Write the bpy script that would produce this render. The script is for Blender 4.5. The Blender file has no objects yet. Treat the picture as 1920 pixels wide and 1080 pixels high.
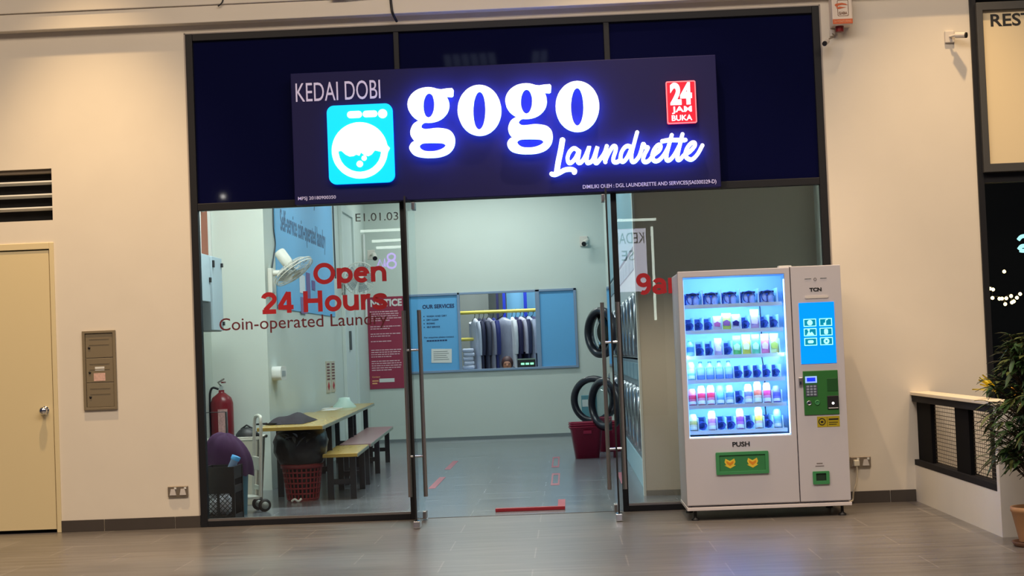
import bpy, bmesh, math, random
from mathutils import Vector, Matrix
from mathutils.geometry import tessellate_polygon
random.seed(7)
C = bpy.context.scene.collection
SC = bpy.context.scene
PI = math.pi

# ---------------------------------------------------------------- camera
cam = bpy.data.cameras.new('camera'); camo = bpy.data.objects.new('camera', cam); C.objects.link(camo)
cam.sensor_width = 36.0; cam.lens = 3217.8 / 1920 * 36.0; cam.clip_end = 200
yaw, pit, rol = 0.0301, 0.0381, -0.0397
F = Vector((-math.sin(yaw) * math.cos(pit), math.cos(yaw) * math.cos(pit), math.sin(pit)))
R0 = Vector((math.cos(yaw), math.sin(yaw), 0)); U0 = R0.cross(F)
R1 = R0 * math.cos(rol) + U0 * math.sin(rol); U1 = -R0 * math.sin(rol) + U0 * math.cos(rol)
M = Matrix((R1, U1, -F)).transposed().to_4x4(); M.translation = Vector((0.2643, -14.397, 1.3551))
camo.matrix_world = M
SC.camera = camo

# ---------------------------------------------------------------- world, exposure, lamps
SC.view_settings.view_transform = 'Standard'; SC.view_settings.look = 'None'
SC.view_settings.gamma = 1.0; SC.view_settings.use_curve_mapping = False
SC.view_settings.exposure = 0.0
w = bpy.data.worlds.new('world'); SC.world = w; w.use_nodes = True
w.node_tree.nodes['Background'].inputs[0].default_value = (0.55, 0.60, 1.0, 1)
w.node_tree.nodes['Background'].inputs[1].default_value = 0.045

def spot(name, loc, target, power, col, size, blend, rad=0.12):
    l = bpy.data.lights.new(name, 'SPOT'); l.energy = power; l.color = col
    l.spot_size = math.radians(size); l.spot_blend = blend; l.shadow_soft_size = rad
    o = bpy.data.objects.new(name, l); C.objects.link(o); o.location = loc
    o.rotation_euler = (Vector(target) - Vector(loc)).to_track_quat('-Z', 'Y').to_euler(); return o
def area(name, loc, sx, sy, power, col, rot=(0, 0, 0), spread=180):
    l = bpy.data.lights.new(name, 'AREA'); l.shape = 'RECTANGLE'; l.size = sx; l.size_y = sy
    l.energy = power; l.color = col; l.spread = math.radians(spread)
    o = bpy.data.objects.new(name, l); C.objects.link(o); o.location = loc; o.rotation_euler = rot; return o
WARM = (1.0, 0.68, 0.35)
# mall downlights above the frontage
spot('mall_downlight', (-3.65, -1.35, 6.6), (-3.65, -0.75, 0), 930, WARM, 54, 0.7, 0.08)
spot('mall_downlight', (0.9, -1.5, 6.6), (0.9, -1.2, 0), 520, (1.0, 0.72, 0.44), 66, 0.6, 0.05)
spot('mall_downlight', (3.6, -1.35, 6.6), (3.5, -0.75, 0), 660, WARM, 54, 0.7, 0.08)
# wide soft areas added overhead as general fill light for the mall
area('mall_fill_area', (-4.5, -7.5, 7.5), 5, 4, 520, (1.0, 0.75, 0.50))
area('mall_fill_area', (0.5, -7.5, 7.5), 4, 4, 380, (1.0, 0.91, 0.84))
area('mall_fill_area', (5.0, -7.5, 7.5), 5, 4, 360, (1.0, 0.76, 0.52))
area('restaurant_fill', (4.6, 2.8, 3.9), 0.8, 0.8, 9, (1.0, 0.85, 0.65))  # added fill that lifts the dark glass front of the neighbour
COOL = (0.89, 0.98, 0.95)
# daylight-white tubes of the shop ceiling and of the back room
for xx, yy, pw in ((-2.2, 1.9, 150), (-0.9, 5.5, 56), (-0.9, 8.8, 54), (-0.9, 12.0, 54)):
    area('shop_tube_lamp', (xx, yy, 4.22), 2.4, 0.25, pw, COOL)
area('back_room_lamp', (-0.7, 14.0, 3.6), 1.2, 0.3, 62, COOL)
# the blue-white light inside the vending machine
VB = (0.17, 0.44, 1.0)
for zz in (1.882, 1.645, 1.445, 1.246, 1.059, 0.860):       # fill added under each shelf front to light the rows evenly
    area('vending_shelf_fill', (1.565, -0.905, zz), 0.72, 0.03, 5.6, VB, (math.radians(62), 0, 0))
area('vending_side_lamp', (1.974, -0.955, 1.27), 0.02, 1.2, 2.8, (0.30, 0.58, 1.0), (0, math.radians(80), 0))
area('vending_side_lamp', (1.203, -0.955, 1.27), 0.02, 1.2, 2.8, (0.30, 0.58, 1.0), (0, math.radians(-80), 0))

# ---------------------------------------------------------------- materials
def lin(c): return tuple(((v / 255) / 12.92 if v <= 10.31 else ((v / 255 + 0.055) / 1.055) ** 2.4) for v in c)
def mat(name, rgb, rough=0.6, metal=0.0, emit=None, strength=0.0, noise=0.0, ns=6.0, bump=0.0, spec=0.5, stretch=None):
    m = bpy.data.materials.new(name); m.use_nodes = True; nt = m.node_tree; b = nt.nodes['Principled BSDF']
    col = lin(rgb) + (1,)
    b.inputs['Base Color'].default_value = col; b.inputs['Roughness'].default_value = rough; b.inputs['Metallic'].default_value = metal
    b.inputs['Specular IOR Level'].default_value = spec
    if emit is not None:
        b.inputs['Emission Color'].default_value = lin(emit) + (1,); b.inputs['Emission Strength'].default_value = strength
    if noise or bump:
        tc = nt.nodes.new('ShaderNodeTexCoord'); mp = nt.nodes.new('ShaderNodeMapping'); n = nt.nodes.new('ShaderNodeTexNoise')
        if stretch: mp.inputs['Scale'].default_value = stretch
        n.inputs['Scale'].default_value = ns; n.inputs['Detail'].default_value = 4
        nt.links.new(tc.outputs['Object'], mp.inputs[0]); nt.links.new(mp.outputs[0], n.inputs['Vector'])
        if noise:
            mx = nt.nodes.new('ShaderNodeMix'); mx.data_type = 'RGBA'
            mx.inputs[6].default_value = tuple(v * (1 - noise) for v in col[:3]) + (1,); mx.inputs[7].default_value = tuple(min(1, v * (1 + noise)) for v in col[:3]) + (1,)
            nt.links.new(n.outputs['Fac'], mx.inputs[0]); nt.links.new(mx.outputs[2], b.inputs['Base Color'])
        if bump:
            bp = nt.nodes.new('ShaderNodeBump'); bp.inputs['Strength'].default_value = bump; bp.inputs['Distance'].default_value = 0.01
            nt.links.new(n.outputs['Fac'], bp.inputs['Height']); nt.links.new(bp.outputs[0], b.inputs['Normal'])
    return m
def glass_mat(name, tint, ior=1.45, gloss=(1, 1, 1)):
    m = bpy.data.materials.new(name); m.use_nodes = True; nt = m.node_tree; nt.nodes.clear()
    out = nt.nodes.new('ShaderNodeOutputMaterial'); mx = nt.nodes.new('ShaderNodeMixShader'); fr = nt.nodes.new('ShaderNodeFresnel')
    tr = nt.nodes.new('ShaderNodeBsdfTransparent'); gl = nt.nodes.new('ShaderNodeBsdfGlossy')
    fr.inputs['IOR'].default_value = ior; tr.inputs[0].default_value = tint + (1,); gl.inputs['Roughness'].default_value = 0.0
    gl.inputs[0].default_value = gloss + (1,)
    nt.links.new(fr.outputs[0], mx.inputs[0]); nt.links.new(tr.outputs[0], mx.inputs[1]); nt.links.new(gl.outputs[0], mx.inputs[2]); nt.links.new(mx.outputs[0], out.inputs[0])
    return m
def floor_mat(name, c1, c2, rough):
    m = bpy.data.materials.new(name); m.use_nodes = True; nt = m.node_tree; b = nt.nodes['Principled BSDF']
    tc = nt.nodes.new('ShaderNodeTexCoord'); br = nt.nodes.new('ShaderNodeTexBrick'); mp = nt.nodes.new('ShaderNodeMapping')
    br.inputs['Scale'].default_value = 1.0; br.inputs['Brick Width'].default_value = 1.2; br.inputs['Row Height'].default_value = 0.6
    br.inputs['Mortar Size'].default_value = 0.005; br.inputs['Color1'].default_value = lin(c1) + (1,); br.inputs['Color2'].default_value = lin(c2) + (1,)
    br.inputs['Mortar'].default_value = tuple(min(1, v * 1.5) for v in lin(c1)) + (1,); br.offset = 0.5
    n = nt.nodes.new('ShaderNodeTexNoise'); n.inputs['Scale'].default_value = 2.2; n.inputs['Detail'].default_value = 6; mp.inputs['Scale'].default_value = (0.7, 5.5, 1)
    mx = nt.nodes.new('ShaderNodeMix'); mx.data_type = 'RGBA'; mx.blend_type = 'MULTIPLY'; mx.inputs[0].default_value = 0.75
    rp = nt.nodes.new('ShaderNodeValToRGB'); rp.color_ramp.elements[0].position = 0.3; rp.color_ramp.elements[0].color = (0.40, 0.385, 0.37, 1); rp.color_ramp.elements[1].position = 0.7; rp.color_ramp.elements[1].color = (1, 1, 1, 1)
    nt.links.new(tc.outputs['Object'], br.inputs['Vector']); nt.links.new(tc.outputs['Object'], mp.inputs[0]); nt.links.new(mp.outputs[0], n.inputs['Vector'])
    nt.links.new(n.outputs['Fac'], rp.inputs[0]); nt.links.new(br.outputs[0], mx.inputs[6]); nt.links.new(rp.outputs[0], mx.inputs[7]); nt.links.new(mx.outputs[2], b.inputs['Base Color'])
    b.inputs['Roughness'].default_value = rough; b.inputs['Specular IOR Level'].default_value = 0.5
    return m
m_wall = mat('painted_wall', (226, 218, 204), 0.75, noise=0.04, ns=3, bump=0.08)
m_floor = floor_mat('mall_floor_tiles', (125, 120, 116), (113, 108, 105), 0.3)
m_sfloor = floor_mat('shop_floor_tiles', (126, 130, 136), (116, 121, 128), 0.22)
m_inwall = mat('shop_wall_paint', (206, 214, 206), 0.7, noise=0.03, ns=2)
m_frame = mat('charcoal_aluminium', (26, 27, 32), 0.5, spec=0.3)
m_dkglass = mat('black_backed_glass', (10, 12, 50), 0.03, spec=0.5)
m_glass = glass_mat('shop_glass', (0.975, 0.99, 0.985), 1.38)
m_dglass = glass_mat('door_glass', (0.86, 0.93, 0.92), 1.38)
m_steel = mat('brushed_steel', (178, 172, 168), 0.3, metal=0.9)
m_chrome = mat('chrome', (220, 222, 226), 0.12, metal=1.0)
m_black = mat('black_plastic', (22, 22, 25), 0.5)
m_dark = mat('shade_black', (6, 6, 8), 0.9)  # near-black colour standing in for the shade inside gaps and openings
m_white = mat('white_plastic', (225, 226, 222), 0.5)
m_skirt = mat('dark_tile_skirting', (72, 66, 62), 0.4, noise=0.1)
m_red = mat('red_vinyl', (176, 22, 34), 0.5)
m_dred = mat('dark_red_vinyl', (98, 20, 30), 0.5)
m_grey = mat('grey_vinyl', (84, 92, 92), 0.5)

# ---------------------------------------------------------------- helpers
class MB:
    """collects boxes, tubes, turned shapes and prisms; build() links them as one mesh object"""
    def __init__(s): s.v = []; s.f = []; s.sm = []
    def add(s, vs, fs, smooth=False):
        k = len(s.v); s.v += [tuple(p) for p in vs]; s.f += [tuple(i + k for i in f) for f in fs]; s.sm += [smooth] * len(fs); return s
    def box(s, x0, x1, y0, y1, z0, z1, rot=None, piv=None):
        vs = [(x, y, z) for x in (x0, x1) for y in (y0, y1) for z in (z0, z1)]
        if rot is not None:
            pv = Vector(piv) if piv else Vector(((x0 + x1) / 2, (y0 + y1) / 2, (z0 + z1) / 2))
            vs = [tuple(pv + rot @ (Vector(p) - pv)) for p in vs]
        return s.add(vs, [(0, 1, 3, 2), (4, 6, 7, 5), (0, 4, 5, 1), (2, 3, 7, 6), (0, 2, 6, 4), (1, 5, 7, 3)])
    def tube(s, pts, r, n=10, caps=True, closed=False, r1=None):
        P = [Vector(p) for p in pts]; m = len(P); rings = []
        T = []
        for i in range(m):
            a = P[(i - 1) % m] if (closed or i > 0) else P[i]; b = P[(i + 1) % m] if (closed or i < m - 1) else P[i]
            t = b - a; T.append(t.normalized() if t.length > 1e-9 else Vector((0, 0, 1)))
        ref = Vector((0, 0, 1)) if abs(T[0].z) < 0.9 else Vector((1, 0, 0))
        nrm = T[0].cross(ref).normalized(); vs = []
        for i in range(m):
            nrm = (nrm - T[i] * nrm.dot(T[i])).normalized(); bi = T[i].cross(nrm)
            rr = r if r1 is None else r + (r1 - r) * i / max(1, m - 1)
            for k in range(n):
                a = 2 * PI * k / n; vs.append(P[i] + (nrm * math.cos(a) + bi * math.sin(a)) * rr)
        fs = []
        for i in range(m if closed else m - 1):
            j = (i + 1) % m
            for k in range(n): fs.append((i * n + k, i * n + (k + 1) % n, j * n + (k + 1) % n, j * n + k))
        s.add(vs, fs, True)
        if caps and not closed:
            s.add(vs[:n], [tuple(range(n - 1, -1, -1))]); s.add(vs[-n:], [tuple(range(n))])
        return s
    def cyl(s, p0, p1, r, r2=None, n=20): return s.tube([p0, p1], r, n, r1=r2)
    def lathe(s, prof, c=(0, 0, 0), n=24, rot=None, caps=True):
        c = Vector(c); vs = []
        for (r, z) in prof:
            for k in range(n):
                a = 2 * PI * k / n; p = Vector((r * math.cos(a), r * math.sin(a), z))
                if rot is not None: p = rot @ p
                vs.append(c + p)
        fs = []
        for i in range(len(prof) - 1):
            for k in range(n): fs.append((i * n + k, i * n + (k + 1) % n, (i + 1) * n + (k + 1) % n, (i + 1) * n + k))
        s.add(vs, fs, True)
        if caps and prof[0][0] > 1e-6: s.add(vs[:n], [tuple(range(n - 1, -1, -1))])
        if caps and prof[-1][0] > 1e-6: s.add(vs[-n:], [tuple(range(n))])
        return s
    def ball(s, c, rx, ry=None, rz=None, n=14, m=9, rot=None):
        ry = ry or rx; rz = rz or rx; c = Vector(c); vs = []; fs = []
        for i in range(m + 1):
            t = PI * i / m
            for k in range(n):
                a = 2 * PI * k / n; p = Vector((rx * math.sin(t) * math.cos(a), ry * math.sin(t) * math.sin(a), rz * math.cos(t)))
                vs.append(c + (rot @ p if rot is not None else p))
        for i in range(m):
            for k in range(n): fs.append((i * n + k, (i + 1) * n + k, (i + 1) * n + (k + 1) % n, i * n + (k + 1) % n))
        return s.add(vs, fs, True)
    def prism(s, loops, d0, d1, f=None):
        """loops: first outline then holes, 2-D; extruded between depths d0 and d1; f maps (a, b, d) to a point (default X-Z plane)"""
        f = f or (lambda a, b, d: (a, d, b))
        flat = [p for l in loops for p in l]
        tri = tessellate_polygon([[Vector((p[0], p[1], 0)) for p in l] for l in loops])
        n = len(flat)
        vs = [f(p[0], p[1], d0) for p in flat] + [f(p[0], p[1], d1) for p in flat]
        fs = [tuple(t) for t in tri] + [tuple(i + n for i in reversed(t)) for t in tri]; k = 0
        for l in loops:
            for i in range(len(l)):
                a, b = k + i, k + (i + 1) % len(l); fs.append((a, b, b + n, a + n))
            k += len(l)
        return s.add(vs, fs)
    def build(s, name, m, parent=None, loc=None, bevel=0.0, seg=2):
        me = bpy.data.meshes.new(name); me.from_pydata(s.v, [], s.f); me.polygons.foreach_set('use_smooth', s.sm)
        bm = bmesh.new(); bm.from_mesh(me); bmesh.ops.recalc_face_normals(bm, faces=bm.faces); bm.to_mesh(me); bm.free()
        for mm in (m if isinstance(m, (list, tuple)) else [m]): me.materials.append(mm)
        o = bpy.data.objects.new(name, me); C.objects.link(o)
        if parent is not None: o.parent = parent
        if loc is not None: o.location = loc
        if bevel:
            b = o.modifiers.new('bevel', 'BEVEL'); b.width = bevel; b.segments = seg; b.limit_method = 'ANGLE'
        return o
def box(name, m, parent, x0, x1, y0, y1, z0, z1, bevel=0.0): return MB().box(x0, x1, y0, y1, z0, z1).build(name, m, parent, bevel=bevel)
def tag(o, label, cat, group=None):
    o['label'] = label; o['category'] = cat
    if group: o['group'] = group
    return o
def thing(name, label, cat, loc=(0, 0, 0), rz=0.0, group=None):
    o = bpy.data.objects.new(name, None); C.objects.link(o); o.location = loc; o.rotation_euler = (0, 0, rz); o.empty_display_size = 0.1
    return tag(o, label, cat, group)
def struct(o): o['kind'] = 'structure'; return o
def setting(name, loc=(0, 0, 0)):
    o = bpy.data.objects.new(name, None); C.objects.link(o); o.location = loc; return struct(o)
def kids(o): return [c for c in bpy.data.objects if c.parent == o]
def dup(root, loc, rz=None, label=None):
    r = root.copy(); C.objects.link(r); r.location = loc
    if rz is not None: r.rotation_euler = (0, 0, rz)
    if label: r['label'] = label
    for ch in kids(root):
        c = ch.copy(); C.objects.link(c); c.parent = r
        for g in kids(ch):
            d = g.copy(); C.objects.link(d); d.parent = c
    return r
def rot(ax, deg): return Matrix.Rotation(math.radians(deg), 3, ax)
def arc(cx, cy, r, a0, a1, n): return [(cx + r * math.cos(math.radians(a0 + (a1 - a0) * i / n)), cy + r * math.sin(math.radians(a0 + (a1 - a0) * i / n))) for i in range(n + 1)]
def rrect(x0, x1, z0, z1, r, n=6):
    return arc(x1 - r, z1 - r, r, 0, 90, n) + arc(x0 + r, z1 - r, r, 90, 180, n) + arc(x0 + r, z0 + r, r, 180, 270, n) + arc(x1 - r, z0 + r, r, 270, 360, n)
def smooth(pts, k=6):
    out = []; n = len(pts); P = [Vector(p) for p in pts]
    for i in range(n - 1):
        p0 = P[max(0, i - 1)]; p1 = P[i]; p2 = P[i + 1]; p3 = P[min(n - 1, i + 2)]
        for j in range(k):
            t = j / k; out.append(0.5 * ((2 * p1) + (p2 - p0) * t + (2 * p0 - 5 * p1 + 4 * p2 - p3) * t * t + (3 * p1 - p0 - 3 * p2 + p3) * t ** 3))
    out.append(P[-1]); return out
def smooth_loop(pts, k=4):
    n = len(pts); P = [Vector(p) for p in pts]; out = []
    for i in range(n):
        p0, p1, p2, p3 = P[i - 1], P[i], P[(i + 1) % n], P[(i + 2) % n]
        for j in range(k):
            t = j / k; q = 0.5 * ((2 * p1) + (p2 - p0) * t + (2 * p0 - 5 * p1 + 4 * p2 - p3) * t * t + (3 * p1 - p0 - 3 * p2 + p3) * t ** 3); out.append((q.x, q.y))
    return out
_txt = {}
def text_geo(s, bold):
    if (s, bold) in _txt: return _txt[(s, bold)]
    cu = bpy.data.curves.new('lettering', 'FONT'); cu.body = s; cu.size = 1.0; cu.offset = bold; cu.resolution_u = 4
    o = bpy.data.objects.new('lettering', cu); C.objects.link(o); dg = bpy.context.evaluated_depsgraph_get()
    me = bpy.data.meshes.new_from_object(o.evaluated_get(dg)); g = ([tuple(v.co) for v in me.vertices], [tuple(p.vertices) for p in me.polygons])
    bpy.data.objects.remove(o); bpy.data.curves.remove(cu); bpy.data.meshes.remove(me); _txt[(s, bold)] = g; return g
def text(mb, s, x0, x1, zb, cap, f, bold=0.0, d=0.002):
    """flat lettering between x0 and x1 on baseline zb with capital height cap; f maps (a, b, d) to a point; thin solid"""
    vs, fs = text_geo(s, bold); H = text_geo('H', 0.0)[0]; ch = max(v[1] for v in H)
    a, b = min(v[0] for v in vs), max(v[0] for v in vs)
    if x1 is None: x1 = x0 + (b - a) * cap / ch
    k = (x1 - x0) / (b - a); q = cap / ch
    n = len(vs); P = [(x0 + (v[0] - a) * k, zb + v[1] * q) for v in vs]
    edges = {}
    for t in fs:
        for i in range(len(t)):
            e = (t[i], t[(i + 1) % len(t)]); edges[e] = 1
    side = [(a_, b_, b_ + n, a_ + n) for (a_, b_) in edges if (b_, a_) not in edges]
    mb.add([f(p[0], p[1], 0) for p in P] + [f(p[0], p[1], d) for p in P], list(fs) + [tuple(i + n for i in reversed(t)) for t in fs] + side)
    return mb
def el(cx, cy, rx, ry, a0=0, a1=360, n=28): return [(cx + rx * math.cos(math.radians(a0 + (a1 - a0) * i / n)), cy + ry * math.sin(math.radians(a0 + (a1 - a0) * i / n))) for i in range(n + 1)]
GLY = {  # centre lines of a bold grotesque alphabet, capital height 1: (advance, strokes)
 'O': (1.06, [el(.53, .5, .40, .42)]), 'p': (.80, [[(.14, -.27), (.14, .74)], el(.42, .37, .255, .285)]),
 'e': (.76, [[(.13, .40), (.62, .40)], el(.38, .37, .265, .285, 5, 318)]), 'n': (.80, [[(.14, 0), (.14, .74)], el(.40, .40, .25, .26, 180, 0, 16) + [(.65, 0)]]),
 '2': (.74, [el(.36, .69, .25, .225, 170, -38, 18) + [(.17, .16)], [(.06, .09), (.67, .09)]]), '4': (.76, [[(.50, .97), (.10, .31)], [(.03, .27), (.72, .27)], [(.52, 0), (.52, 1)]]),
 'H': (.98, [[(.15, 0), (.15, 1)], [(.80, 0), (.80, 1)], [(.15, .53), (.80, .53)]]), 'o': (.80, [el(.40, .37, .275, .285)]),
 'u': (.80, [[(.14, .74)] + el(.39, .34, .25, .255, 180, 360, 16), [(.65, .74), (.65, 0)]]), 'r': (.54, [[(.14, 0), (.14, .74)], el(.40, .40, .25, .25, 180, 75, 10)]),
 's': (.70, [[(.59, .52), (.53, .62), (.36, .655), (.18, .60), (.15, .51), (.24, .425), (.48, .345), (.58, .25), (.53, .13), (.34, .085), (.16, .125), (.10, .23)]]),
 '9': (.74, [el(.36, .68, .245, .235), el(.36, .42, .255, .34, 42, -118, 16)]), 'a': (.76, [el(.36, .44, .235, .215, 150, 0, 12) + [(.595, .14), (.64, .02)], el(.34, .225, .215, .145)]),
 'm': (1.20, [[(.14, 0), (.14, .74)], el(.37, .40, .23, .26, 180, 0, 14) + [(.60, 0)], el(.83, .40, .23, .26, 180, 0, 14) + [(1.06, 0)]]), ' ': (.36, [])}
def ribbon(mb, pts, w_, f, d):
    P = [Vector((p[0], p[1], 0)) for p in pts]; n = len(P); closed = (P[0] - P[-1]).length < 1e-6; vs = []
    for i in range(n):
        a = P[i - 1] if i else (P[-2] if closed else P[0]); b_ = P[i + 1] if i < n - 1 else (P[1] if closed else P[-1]); t = (b_ - a).normalized(); q = Vector((-t.y, t.x, 0)) * w_ / 2
        vs += [f(P[i].x + q.x, P[i].y + q.y, 0), f(P[i].x - q.x, P[i].y - q.y, 0), f(P[i].x + q.x, P[i].y + q.y, d), f(P[i].x - q.x, P[i].y - q.y, d)]
    fs = []
    for i in range(n - 1): k = i * 4; j = k + 4; fs += [(k, k + 1, j + 1, j), (k + 2, j + 2, j + 3, k + 3), (k, j, j + 2, k + 2), (k + 1, k + 3, j + 3, j + 1)]
    if not closed: fs += [(0, 2, 3, 1), (4 * n - 4, 4 * n - 3, 4 * n - 1, 4 * n - 2)]
    mb.add(vs, fs)
def grotesque(mb, s_, x0, x1, zb, cap, f, wt=0.19, d=0.002):
    tot = sum(GLY[c][0] for c in s_); k = (x1 - x0) / tot; x = x0
    for c in s_:
        for si, st in enumerate(GLY[c][1]):
            P = smooth([(p[0], p[1], 0) for p in st], 5) if c == 's' else st
            ribbon(mb, [(x + p[0] * k, zb + p[1] * cap) for p in P], wt * (k + cap) / 2, f, d + 0.0005 * si)
        x += GLY[c][0] * k
def front(y): return lambda a, b, d: (a, y - d, b)          # lettering facing the mall (-Y)
def sided(x, sgn=1): return lambda a, b, d: (x + sgn * d, a, b)   # lettering on a wall that runs in depth

# ---- outlines of the sign lettering, metres on the board plane (x, z)
SCRIPT= [[(0.304, 3.105), (0.286, 3.02), (0.261, 2.92), (0.247, 2.845)], [(0.203, 2.829), (0.232, 2.824), (0.268, 2.837), (0.319, 2.86), (0.369, 2.861), (0.397, 2.846), (0.39, 2.832)], [(0.433, 3.013), (0.398, 3.036), (0.361, 3.009), (0.341, 2.96), (0.347, 2.92), (0.372, 2.919), (0.409, 2.957), (0.44, 3.017), (0.431, 2.963), (0.424, 2.924), (0.443, 2.912), (0.473, 2.94), (0.5, 2.989), (0.524, 3.042), (0.505, 2.974), (0.499, 2.92), (0.515, 2.909), (0.551, 2.936), (0.592, 3.039), (0.574, 2.971), (0.566, 2.918), (0.582, 2.906), (0.609, 2.934), (0.646, 2.982), (0.669, 3.04)], [(0.669, 3.04), (0.649, 2.961), (0.652, 2.907)], [(0.652, 2.917), (0.678, 2.974), (0.717, 3.033), (0.74, 3.036), (0.742, 3.003), (0.72, 2.94), (0.724, 2.909), (0.751, 2.906), (0.78, 2.926)], [(0.863, 3.03), (0.835, 3.035), (0.805, 3.011), (0.783, 2.966), (0.78, 2.923), (0.801, 2.907), (0.838, 2.945), (0.877, 3.023)], [(0.925, 3.144), (0.9, 3.065), (0.871, 2.965), (0.872, 2.911), (0.894, 2.903), (0.931, 2.941), (0.955, 2.998), (0.971, 3.047), (0.988, 3.019), (1.009, 3.013), (0.982, 2.964), (0.966, 2.922), (0.979, 2.897), (1.012, 2.905), (1.053, 2.95), (1.105, 2.991), (1.113, 3.027), (1.092, 3.031), (1.058, 2.993), (1.042, 2.94), (1.058, 2.903), (1.094, 2.905), (1.138, 2.947), (1.177, 3.01)], [(1.21, 3.109), (1.185, 3.031), (1.16, 2.946), (1.162, 2.906), (1.187, 2.905), (1.224, 2.943), (1.266, 3.013)], [(1.299, 3.112), (1.274, 3.027), (1.253, 2.949), (1.251, 2.907), (1.272, 2.905), (1.306, 2.939), (1.353, 2.966), (1.394, 3.007), (1.396, 3.036), (1.371, 3.037), (1.333, 2.996), (1.316, 2.939), (1.337, 2.909), (1.372, 2.902), (1.417, 2.942), (1.459, 3.012)], [(1.129, 3.062), (1.187, 3.07), (1.258, 3.067), (1.322, 3.064)]]
G_BOWL= [(-0.627, 3.443), (-0.63, 3.421), (-0.637, 3.399), (-0.648, 3.378), (-0.663, 3.36), (-0.681, 3.343), (-0.702, 3.329), (-0.726, 3.318), (-0.751, 3.311), (-0.778, 3.307), (-0.805, 3.306), (-0.831, 3.309), (-0.858, 3.315), (-0.882, 3.325), (-0.905, 3.338), (-0.925, 3.354), (-0.942, 3.372), (-0.955, 3.392), (-0.965, 3.413), (-0.97, 3.436), (-0.972, 3.459), (-0.969, 3.481), (-0.962, 3.503), (-0.95, 3.524), (-0.936, 3.542), (-0.917, 3.559), (-0.896, 3.573), (-0.873, 3.584), (-0.847, 3.591), (-0.821, 3.595), (-0.794, 3.596), (-0.767, 3.593), (-0.74, 3.586), (-0.716, 3.577), (-0.693, 3.564), (-0.673, 3.548), (-0.656, 3.53), (-0.643, 3.51), (-0.633, 3.488), (-0.628, 3.466)]
G_HOLE= [(-0.749, 3.446), (-0.751, 3.422), (-0.755, 3.4), (-0.762, 3.38), (-0.77, 3.364), (-0.779, 3.352), (-0.79, 3.345), (-0.8, 3.342), (-0.811, 3.346), (-0.821, 3.354), (-0.829, 3.367), (-0.836, 3.384), (-0.841, 3.404), (-0.844, 3.426), (-0.844, 3.45), (-0.842, 3.473), (-0.838, 3.496), (-0.831, 3.515), (-0.823, 3.532), (-0.813, 3.544), (-0.803, 3.551), (-0.792, 3.553), (-0.782, 3.55), (-0.772, 3.542), (-0.763, 3.529), (-0.757, 3.512), (-0.752, 3.492), (-0.749, 3.469)]
G_EAR= [(-0.733, 3.579), (-0.684, 3.573), (-0.642, 3.578), (-0.596, 3.579), (-0.586, 3.567), (-0.591, 3.52), (-0.602, 3.513), (-0.655, 3.518), (-0.707, 3.521)]
G_TAIL= [(-0.855, 3.324), (-0.887, 3.318), (-0.93, 3.292), (-0.954, 3.244), (-0.955, 3.201), (-0.935, 3.165), (-0.914, 3.155), (-0.946, 3.141), (-0.969, 3.107), (-0.964, 3.072), (-0.933, 3.038), (-0.874, 3.018), (-0.797, 3.011), (-0.719, 3.015), (-0.648, 3.04), (-0.604, 3.088), (-0.59, 3.147), (-0.6, 3.196), (-0.634, 3.231), (-0.683, 3.246), (-0.738, 3.252), (-0.802, 3.247), (-0.844, 3.249), (-0.866, 3.268), (-0.865, 3.289), (-0.845, 3.306), (-0.821, 3.311)]
G_LOOP= [(-0.888, 3.11), (-0.877, 3.128), (-0.848, 3.137), (-0.771, 3.136), (-0.701, 3.13), (-0.677, 3.119), (-0.668, 3.101), (-0.689, 3.081), (-0.732, 3.065), (-0.781, 3.059), (-0.837, 3.064), (-0.871, 3.082)]
O_OUT= [(-0.195, 3.379), (-0.197, 3.352), (-0.203, 3.325), (-0.212, 3.3), (-0.223, 3.276), (-0.237, 3.254), (-0.253, 3.234), (-0.272, 3.217), (-0.292, 3.202), (-0.314, 3.191), (-0.336, 3.183), (-0.36, 3.179), (-0.383, 3.178), (-0.407, 3.181), (-0.43, 3.188), (-0.452, 3.197), (-0.473, 3.21), (-0.492, 3.226), (-0.509, 3.245), (-0.524, 3.266), (-0.536, 3.29), (-0.545, 3.315), (-0.552, 3.341), (-0.556, 3.368), (-0.556, 3.395), (-0.553, 3.422), (-0.548, 3.449), (-0.539, 3.474), (-0.528, 3.498), (-0.514, 3.521), (-0.497, 3.54), (-0.479, 3.558), (-0.459, 3.572), (-0.437, 3.583), (-0.414, 3.591), (-0.391, 3.595), (-0.367, 3.596), (-0.344, 3.593), (-0.321, 3.587), (-0.299, 3.577), (-0.278, 3.564), (-0.259, 3.548), (-0.242, 3.529), (-0.227, 3.508), (-0.215, 3.484), (-0.205, 3.46), (-0.199, 3.433), (-0.195, 3.406)]
O_IN= [(-0.325, 3.383), (-0.327, 3.355), (-0.33, 3.328), (-0.335, 3.303), (-0.341, 3.28), (-0.348, 3.26), (-0.356, 3.245), (-0.365, 3.233), (-0.374, 3.226), (-0.383, 3.224), (-0.392, 3.227), (-0.4, 3.235), (-0.408, 3.247), (-0.415, 3.263), (-0.421, 3.284), (-0.425, 3.307), (-0.428, 3.333), (-0.429, 3.36), (-0.429, 3.388), (-0.427, 3.416), (-0.423, 3.443), (-0.419, 3.469), (-0.412, 3.491), (-0.405, 3.511), (-0.397, 3.527), (-0.389, 3.538), (-0.38, 3.545), (-0.37, 3.547), (-0.362, 3.545), (-0.353, 3.537), (-0.345, 3.525), (-0.339, 3.508), (-0.333, 3.488), (-0.329, 3.465), (-0.326, 3.439), (-0.325, 3.411)]
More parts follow.
